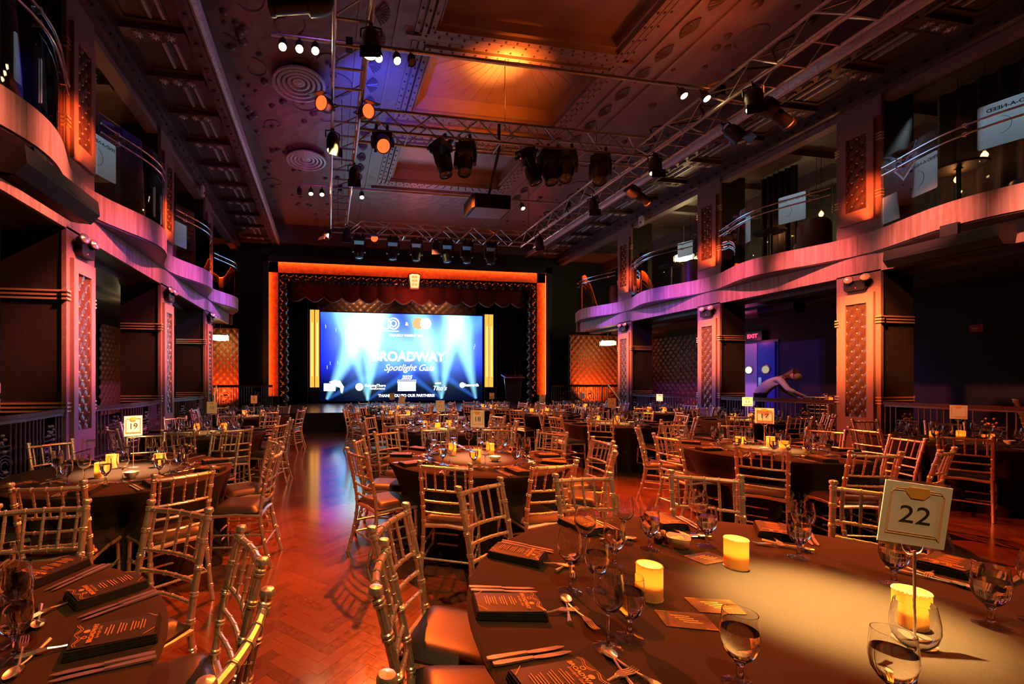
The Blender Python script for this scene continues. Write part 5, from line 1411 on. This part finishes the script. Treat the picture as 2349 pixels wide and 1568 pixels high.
for k in list(TAB) + list(TW):
    x, y, r, nm = TAB.get(k) or TW[k]; zt = ZT + (0 if k in TAB else TER)
    near = k in ('T22', 'TL', 'T19', 'T18', 'T17'); mid = k in ('T11', 'T10', 'T12', 'T13', 'T16')
    angs = [math.radians(a) for a in SEATS[k]] if k in SEATS else [a for a, d in ALLC[k]]
    W_, G_, N_, MN, K_, F_, S_ = [], [], [], [], [], [], []
    def pt(a, rad, tan): return (x + rad * math.cos(a) + tan * math.sin(a), y + rad * math.sin(a) - tan * math.cos(a))
    for a in angs:
        j = lambda s: (rnd.random() - .5) * s
        if k != 'T22':
            W_.append((*pt(a, r - .40 + j(.05), .14 + j(.03)), 0)); G_.append((*pt(a, r - .45 + j(.05), .235 + j(.03)), 0))
        b = a + PI / 2 + j(.15)
        N_.append((*pt(a, r - .135, 0), b)); MN.append((*pt(a, r - .135, 0), b + j(.06), .0262))
        if near:
            K_.append((*pt(a, r - .14, .125), b + j(.04))); K_.append((*pt(a, r - .135, .15), b + j(.05)))
            F_.append((*pt(a, r - .27, -.01), b + j(.2) + .12)); S_.append((*pt(a, r - .335, .03), b + PI / 2 - .25)); F_.append((*pt(a, r - .36, -.01), b - PI / 2 + .2))
        elif mid: S_.append((*pt(a, r - .335, .03), b + PI / 2)); K_.append((*pt(a, r - .14, .135), b))
    if k == 'T22':
        W_ = [(.87, 1.45, 0), (1.39, 1.85, 0), (1.09, 1.70, 0), (.79, 1.12, 0), (1.82, 1.88, 0), (2.12, 1.63, 0), (2.22, 1.02, 0), (1.42, .84, 0)]
        G_ = [(.965, 1.43, 0), (1.17, 1.62, 0), (1.45, 1.76, 0), (.885, 1.155, 0), (1.74, 1.75, 0), (2.02, 1.57, 0), (1.02, .93, 0), (2.10, 1.30, 0), (2.05, 1.035, 0), (1.29, .80, 0)]
    lay('w', WINE, wu, W_, nm, 'empty stemmed wine glass', 'wine glasses', zt)
    lay('g', GOB, gu, G_, nm, 'water goblet filled with water', 'water goblets', zt)
    lay('n', NAP, nu, N_, nm, 'folded black napkin', 'napkins', zt)
    if near or mid:
        lay('m', MENU if near else MENUF, mu if near else muf, MN, nm, 'black menu card with gold print', 'menu cards', zt)
    if K_: lay('k', KNIFE, ku, K_, nm, 'silver table knife', 'knives', zt)
    if F_: lay('f', FORK, fu, F_, nm, 'silver fork', 'forks', zt)
    if S_: lay('s', SPOON, su, S_, nm, 'silver spoon', 'spoons', zt)
    # centre of the table: candles, sign, butter bowl, shakers
    cs = [(x + .26 * math.cos(q), y + .26 * math.sin(q), 0) for q in (2.4, .6, 4.4)]
    if k == 'T22': cs = [(1.12, 1.36, 0), (1.66, 1.53, 0), (1.78, 1.06, 0)]
    if k == 'TL': cs = [(-1.5, 1.1, 0), (-1.25, 1.4, 0)]
    lay('c', CAND, cau, cs, nm, 'glowing amber votive candle', 'votive candles', zt)
    if k != 'TL':
        sxp, syp = SIGNPOS.get(k, (x + .05, y + .08))
        t = make_sign(); num = SIGN.get(k)
        t.location = (sxp, syp, zt); t.rotation_euler = (0, 0, math.atan2(syp, sxp) - PI / 2 + {'T22': .75, 'T19': .25}.get(k, (rnd.random() - .5) * .3))
        t['label'] = ('white table sign numbered %s with gold frame on a rod' % NWORD[num]) if num else 'small white table sign standing on %s' % nm
        t['group'] = 'table signs'
        sign_card(t, num, {'T22': .13, 'T5': .3}.get(k, 0), 1.2 if k in ('T22', 'T17', 'T13') else 1.)
    if near or mid:
        bx, by = {'T22': (1.60, 1.76), 'T18': (1.60, 3.98)}.get(k, (x + .17, y - .30))
        place(BOWL, bou, (bx, by, zt), .3 + rnd.random(), 'white china bowl of butter on ' + nm, 'butter bowls')
        q = {'T22': [(1.545, 1.82, .2), (1.59, 1.84, .5)]}.get(k, [(x + .10, y + .32, .2), (x + .145, y + .30, .6)])
        lay('sh', SHK, shu, q, nm, 'small square glass salt shaker', 'salt shakers', zt)
# glossy postcards lying on table twenty-two
M['post'] = noise(mat('brown_gold_postcard', (.13, .07, .025), .25, .2), (9, 9, 9), .6)
for (px, py, a, lab) in ((1.13, 1.215, -.35, 'glossy brown postcard on table twenty-two nearest the short candle'), (1.30, 1.275, -.30, 'glossy brown postcard on table twenty-two overlapping another card'), (1.62, 1.63, .15, 'glossy dark postcard on table twenty-two beside the tall candle')):
    t = thing('postcard', lab, 'postcard', (px, py, ZT), a, 'postcards on table twenty-two')
    MB().b2((-.075, -.05, 0), (.075, .05, .0012)).build('card', 'post', t, smooth=False)
    g = MB()
    for i in range(4): g.b2((-.035 + .008 * i, .020 - .012 * i, .0013), (.020 + .008 * i, .0245 - .012 * i, .0017))
    g.b2((-.072, .045, .0013), (-.04, .0465, .0017)).b2((.04, -.0465, .0013), (.072, -.045, .0017))
    tag(g.build('gold_print', 'gold', t, smooth=False), kind='stuff')

# ================================================================== waiter bending over terrace table fourteen
def skin_mesh(name, verts, edges, radii, m_, parent, sub=2):
    me = bpy.data.meshes.new(name); me.from_pydata(verts, edges, []); me.materials.append(M[m_] if isinstance(m_, str) else m_)
    o = link(name, me, parent); md = o.modifiers.new('skin', 'SKIN'); md.use_smooth_shade = True
    for i, r in enumerate(radii):
        me.skin_vertices[0].data[i].radius = r if isinstance(r, tuple) else (r, r)
    me.skin_vertices[0].data[0].use_root = True
    s_ = o.modifiers.new('sub', 'SUBSURF'); s_.levels = sub; s_.render_levels = sub
    return o
M['skin'] = mat('skin', (.55, .30, .2), .5)
M['shirt'] = mat('pale_pink_shirt', (.75, .62, .58), .7)
M['trouser'] = mat('black_trousers', (.015, .015, .018), .8)
M['hair'] = noise(mat('brown_hair', (.16, .07, .03), .5), (5, 80, 80), .4)
pw = thing('person', 'person in a pale shirt bending over the terrace table beside the door', 'person', (11.12, 9.58, TER), -.78)
# local: +x is the way the person faces; feet on the terrace
V = [(0, 0, .92), (.05, 0, 1.04), (.20, 0, 1.20), (.36, 0, 1.32), (.46, 0, 1.37), (.55, 0, 1.41), (.63, 0, 1.42), (.715, 0, 1.375),
     (.0, .10, .86), (.02, .11, .48), (-.03, .12, .08), (.12, .13, .03),
     (.0, -.10, .86), (-.04, -.11, .48), (-.10, -.12, .08), (.05, -.13, .03),
     (.38, .19, 1.30), (.47, .25, 1.05), (.66, .22, .90), (.72, .21, .87),
     (.38, -.19, 1.30), (.52, -.24, 1.06), (.76, -.20, .93), (.82, -.19, .90), (.805, 0, 1.33)]
E_ = [(0, 1), (1, 2), (2, 3), (3, 4), (4, 5), (5, 6), (6, 7), (0, 8), (8, 9), (9, 10), (10, 11), (0, 12), (12, 13), (13, 14), (14, 15), (3, 16), (16, 17), (17, 18), (18, 19), (3, 20), (20, 21), (21, 22), (22, 23), (7, 24)]
R_ = [.115, .11, .115, .105, .065, .095, .13, .125, .095, .07, .05, .04, .095, .07, .05, .04, .065, .048, .035, .03, .065, .048, .035, .03, .055]
skin_mesh('body', V, E_, R_, 'skin', pw)
skin_mesh('shirt', [(-.03, 0, .84)] + [V[i] for i in (1, 2, 3)] + [(.41, 0, 1.345)] + [V[16], V[17], (.58, .232, .965), V[20], V[21], (.66, -.217, .985)], [(0, 1), (1, 2), (2, 3), (3, 4), (3, 5), (5, 6), (6, 7), (3, 8), (8, 9), (9, 10)], [.165, .155, .155, .145, .08, .078, .06, .05, .078, .06, .05], 'shirt', pw)
skin_mesh('trousers', [V[i] for i in (0, 8, 9, 10, 12, 13, 14)], [(0, 1), (1, 2), (2, 3), (0, 4), (4, 5), (5, 6)], [.125, .112, .085, .07, .112, .085, .07], 'trouser', pw)
for i in (11, 15): MB().sphere((V[i][0] - .05, V[i][1], .04), .09, 12, 7, (1.45, .55, .5)).build('shoe', 'black', pw)
skin_mesh('hair', [(.55, 0, 1.45), (.63, 0, 1.47), (.71, 0, 1.455), (.76, 0, 1.42), (.52, 0, 1.40)], [(0, 1), (1, 2), (2, 3), (0, 4)], [.10, .125, .105, .05, .06], 'hair', pw)
for s_ in (-1, 1):
    MB().sphere((.782, s_ * .034, 1.372), .011, 8, 5).build('eye', 'ink', pw)
    MB().sphere((.66, s_ * .100, 1.385), .028, 8, 5, (.7, .35, 1)).build('ear', 'skin', pw)
MB().sphere((.800, 0, 1.335), .02, 8, 5, (1, .8, 1.3)).build('nose', 'skin', pw)
MB().sphere((.775, 0, 1.295), .02, 8, 5, (.6, 1.2, .35)).build('mouth', mat('lips', (.45, .12, .1), .5), pw)
for hx, hy, hz in (V[19], V[23]):
    hv = [(hx, hy, hz), (hx + .05, hy, hz - .02)]; he = [(0, 1)]; hr = [.028, .030]
    for k in range(4):
        n = len(hv); ln = (.06, .072, .068, .05)[k]; yo = -.027 + .018 * k
        hv += [(hx + .075, hy + yo, hz - .03), (hx + .075 + ln * .5, hy + yo, hz - .045), (hx + .075 + ln * .8, hy + yo, hz - .075)]; he += [(1, n), (n, n + 1), (n + 1, n + 2)]; hr += [.0095, .009, .008]
    n = len(hv); sgn = 1 if hy < 0 else -1
    hv += [(hx + .025, hy + sgn * .035, hz - .03), (hx + .055, hy + sgn * .05, hz - .055)]; he += [(0, n), (n, n + 1)]; hr += [.011, .009]
    skin_mesh('hand', hv, he, hr, 'skin', pw, 1)

# ================================================================== lights of the rig, plus added fill spots
WARM, YEL, PEACH = (1, .60, .26), (1, .66, .20), (1, .54, .26)
# table pin spots hung from the trusses
PIN = {'T22': (YEL, 27040), 'TL': (PEACH, 1248), 'T19': (PEACH, 22100), 'T18': (PEACH, 19760), 'T17': (YEL, 18720), 'T16': (WARM, 624), 'T12': (YEL, 18720), 'T11': (PEACH, 16640), 'T10': (YEL, 12480), 'T13': (YEL, 16640), 'T8': (PEACH, 16640), 'T5': (PEACH, 16640), 'T4': (PEACH, 16640), 'T3': (PEACH, 14560), 'T7': (PEACH, 16640), 'T2': (PEACH, 14560), 'T6': (PEACH, 14560)}
for k, (c_, pw_) in PIN.items():
    x, y, r, nm = TAB[k]
    lx = 5.05 if k == 'T12' else min(max(x * .8 + .5, .3), 6.6)
    spot('pin_spot', (lx, y + .6, 6.0), (x + (.12 if k == 'T22' else 0), y + (.1 if k == 'T22' else 0), .76), pw_, c_, {'T22': 9.5}.get(k, 9.0), 1., .05)
# red-orange wash over floor and chairs from the trusses
RO = (1, .105, .008)
spot('orange_wash', (1.0, 7.7, 5.40), (.3, 2.5, 0), 5600, RO, 50, .6, .05)
spot('orange_wash', (6.5, 3.4, 5.95), (.2, 3.0, 0), 2600, RO, 40, .5, .05)
spot('orange_wash', (5.4, 7.7, 5.40), (4.2, 2.6, 0), 4200, RO, 50, .6, .05)
spot('orange_wash', (6.5, 8.4, 5.95), (.6, 8.4, 0), 4200, RO, 44, .5, .05)
spot('orange_wash', (.4, 7.2, 5.95), (4.0, 3.4, 0), 4500, (1, .08, .01), 42, .5, .05)
spot('orange_wash', (.4, 9.5, 5.95), (7.0, 6.0, 0), 4000, RO, 48, .5, .05)
spot('orange_wash', (3.05, 13.0, 5.9), (4.6, 9.8, 0), 4800, (1, .20, .06), 70, .5, .05)
# front-of-house warm light on chair backs, from the truss ends behind the camera
spot('front_wash', (6.6, -1.0, 6.0), (2.0, 4.2, .6), 900, (1, .54, .20), 58, .6, .06)
spot('front_wash', (.3, -1.0, 6.0), (.4, 3.6, .6), 800, (1, .55, .20), 60, .6, .06)
# orange spots on the columns, uplights standing on the balcony ledge, coloured washes on the fascias
for sg in (-1, 1):
    for i, (y0, y1) in enumerate(COLS):
        yc = (y0 + y1) / 2
        spot('column_spot', (U(sg, 3.2), yc - 1.2, 6.0), (U(sg, HW), yc, 2.45), (15000, 11000, 8500)[i], ((1, .20, .05) if sg > 0 else (1, .17, .10)), 19, 1., .14)
        spot('column_uplight', (U(sg, HW - .26), yc - .24, ZF2 + .06), (U(sg, HW + .05), yc - .14, 5.12), 90, (1, .12, .02), 44, 1., .05)
    for y, c_, p_ in ((4.2, (1, .24, .16), 2550), (5.8, (1, .22, .15), 2550), (7.5, (1, .16, .16), 2250), (9.2, (1, .13, .26), 1950), (10.9, (.75, .12, .5), 1800), (12.5, (.5, .12, .8), 1800), (14.4, (.42, .12, 1), 1950)):
        spot('fascia_wash', (U(sg, 3.0), y - .6, 6.0), (U(sg, HW - .2), y, 3.93), p_, c_, 24, 1., .08)
    spot('fascia_wash', (U(-sg, 2.6), 12.6, 5.9), (U(sg, HW), 12.2, 3.6), 2200, (.22, .08, 1), 26, 1., .1)
    for i, (y0, y1) in enumerate(COLS):
        spot('upper_column_spot', (U(sg, 3.0), (y0 + y1) / 2 - 1.45, 5.96), (U(sg, HW), (y0 + y1) / 2 - .1, 5.1), 5500, (1, .12, .025), 12, 1., .12)
spot('blue_wash', (6.4, 10.8, 5.9), (XL, 8.0, 1.6), 3200, (.22, .07, 1), 30, .9, .08)
spot('blue_wash', (.8, 12.0, 5.9), (XR, 11.0, 1.8), 2000, (.25, .08, 1), 30, .9, .08)
# ceiling light: warm uplights into the coffers, blue wash between truss and coffer
spot('coffer_uplight', (3.5, 7.75, 6.6), (3.5, 8.35, 8.2), 1400, (1, .36, .05), 52, 1., .06)
spot('coffer_uplight', (3.5, 7.45, 6.6), (3.5, 8.8, 8.2), 600, (1, .17, .015), 90, .9, .08)
spot('coffer_uplight', (3.2, 10.95, 6.55), (3.2, 12.4, 8.2), 70, (1, .2, .03), 80, .9, .08)
spot('blue_uplight', (.75, 8.3, 6.5), (1.1, 9.3, ZCEIL), 420, (.05, .07, 1), 90, .9, .08)
spot('purple_uplight', (-.1, 9.9, 6.5), (-1.0, 11.2, ZCEIL), 40, (.60, .06, .45), 120, .9, .08)
spot('purple_uplight', (-.1, 5.0, 6.5), (-1.0, 7.4, ZCEIL), 26, (.35, .12, .6), 120, .9, .08)
spot('orange_uplight', (6.4, 6.2, 6.55), (6.0, 6.6, ZCEIL), 60, (1, .16, .02), 140, .9, .1)
spot('orange_uplight', (3.4, 4.8, 6.55), (3.4, 5.6, ZCEIL), 26, (1, .18, .06), 140, .9, .1)
spot('purple_uplight', (3.4, 13.5, 6.5), (3.4, 14.6, ZCEIL), 24, (.8, .08, .35), 120, .9, .1)
spot('roll_edge_fill', (8.05, 3.6, 7.2), (8.75, 10.0, 7.1), 220, (.7, .74, 1), 16, .9, .05)  # added pair without fittings, grazing the silver roll moulding to brighten it
spot('roll_edge_fill', (-1.3, 3.6, 7.2), (-2.0, 10.0, 7.1), 220, (.5, .5, 1), 16, .9, .05)
# padded walls beside the stage lit orange from below
spot('panel_uplight', (11.0, 16.35, .62), (11.5, 17.2, 1.9), 520, (1, .16, .03), 110, .8, .06)
spot('panel_uplight', (-3.9, 16.4, .62), (-4.0, 17.2, 2.0), 420, (1, .12, .02), 110, .8, .06)
spot('panel_uplight', (13.2, 14.6, .45), (13.9, 14.6, 1.5), 40, (1, .06, .02), 100, .8, .06)
# soft light over the terrace tables
for k in ('T14', 'TR', 'TLT'):
    x, y, r, nm = TW[k]; spot('terrace_spot', (x, y, 3.5), (x, y, .9), 40, (1, .7, .35), 60, .8, .1)
spot('panel_fill', (1.6, YP + .75, 5.75), (1.6, YSC, 5.0), 60, (1, .45, .2), 120, .8, .1)  # this pair is added fill, brightening the tufted panel above the screen
spot('panel_fill', (5.0, YP + .75, 5.75), (5.0, YSC, 5.0), 60, (1, .45, .2), 120, .8, .1)
# added cool spots behind the notices, no fitting there; they make the sheets glow
for (x, y, z) in NOTICES:
    sgn = 1 if x > XC else -1
    spot('notice_fill', (x + sgn * .9, y + .1, ZC0 - .15), (x, y, z + .3), 190, (.7, .88, 1), 30, .7, .05)
spot('server_fill', (6.6, 8.6, 5.95), (11.35, 9.1, 1.5), 900, (1, .30, .14), 9, .9, .05)  # added spot aimed only at the bending server, to warm the shirt
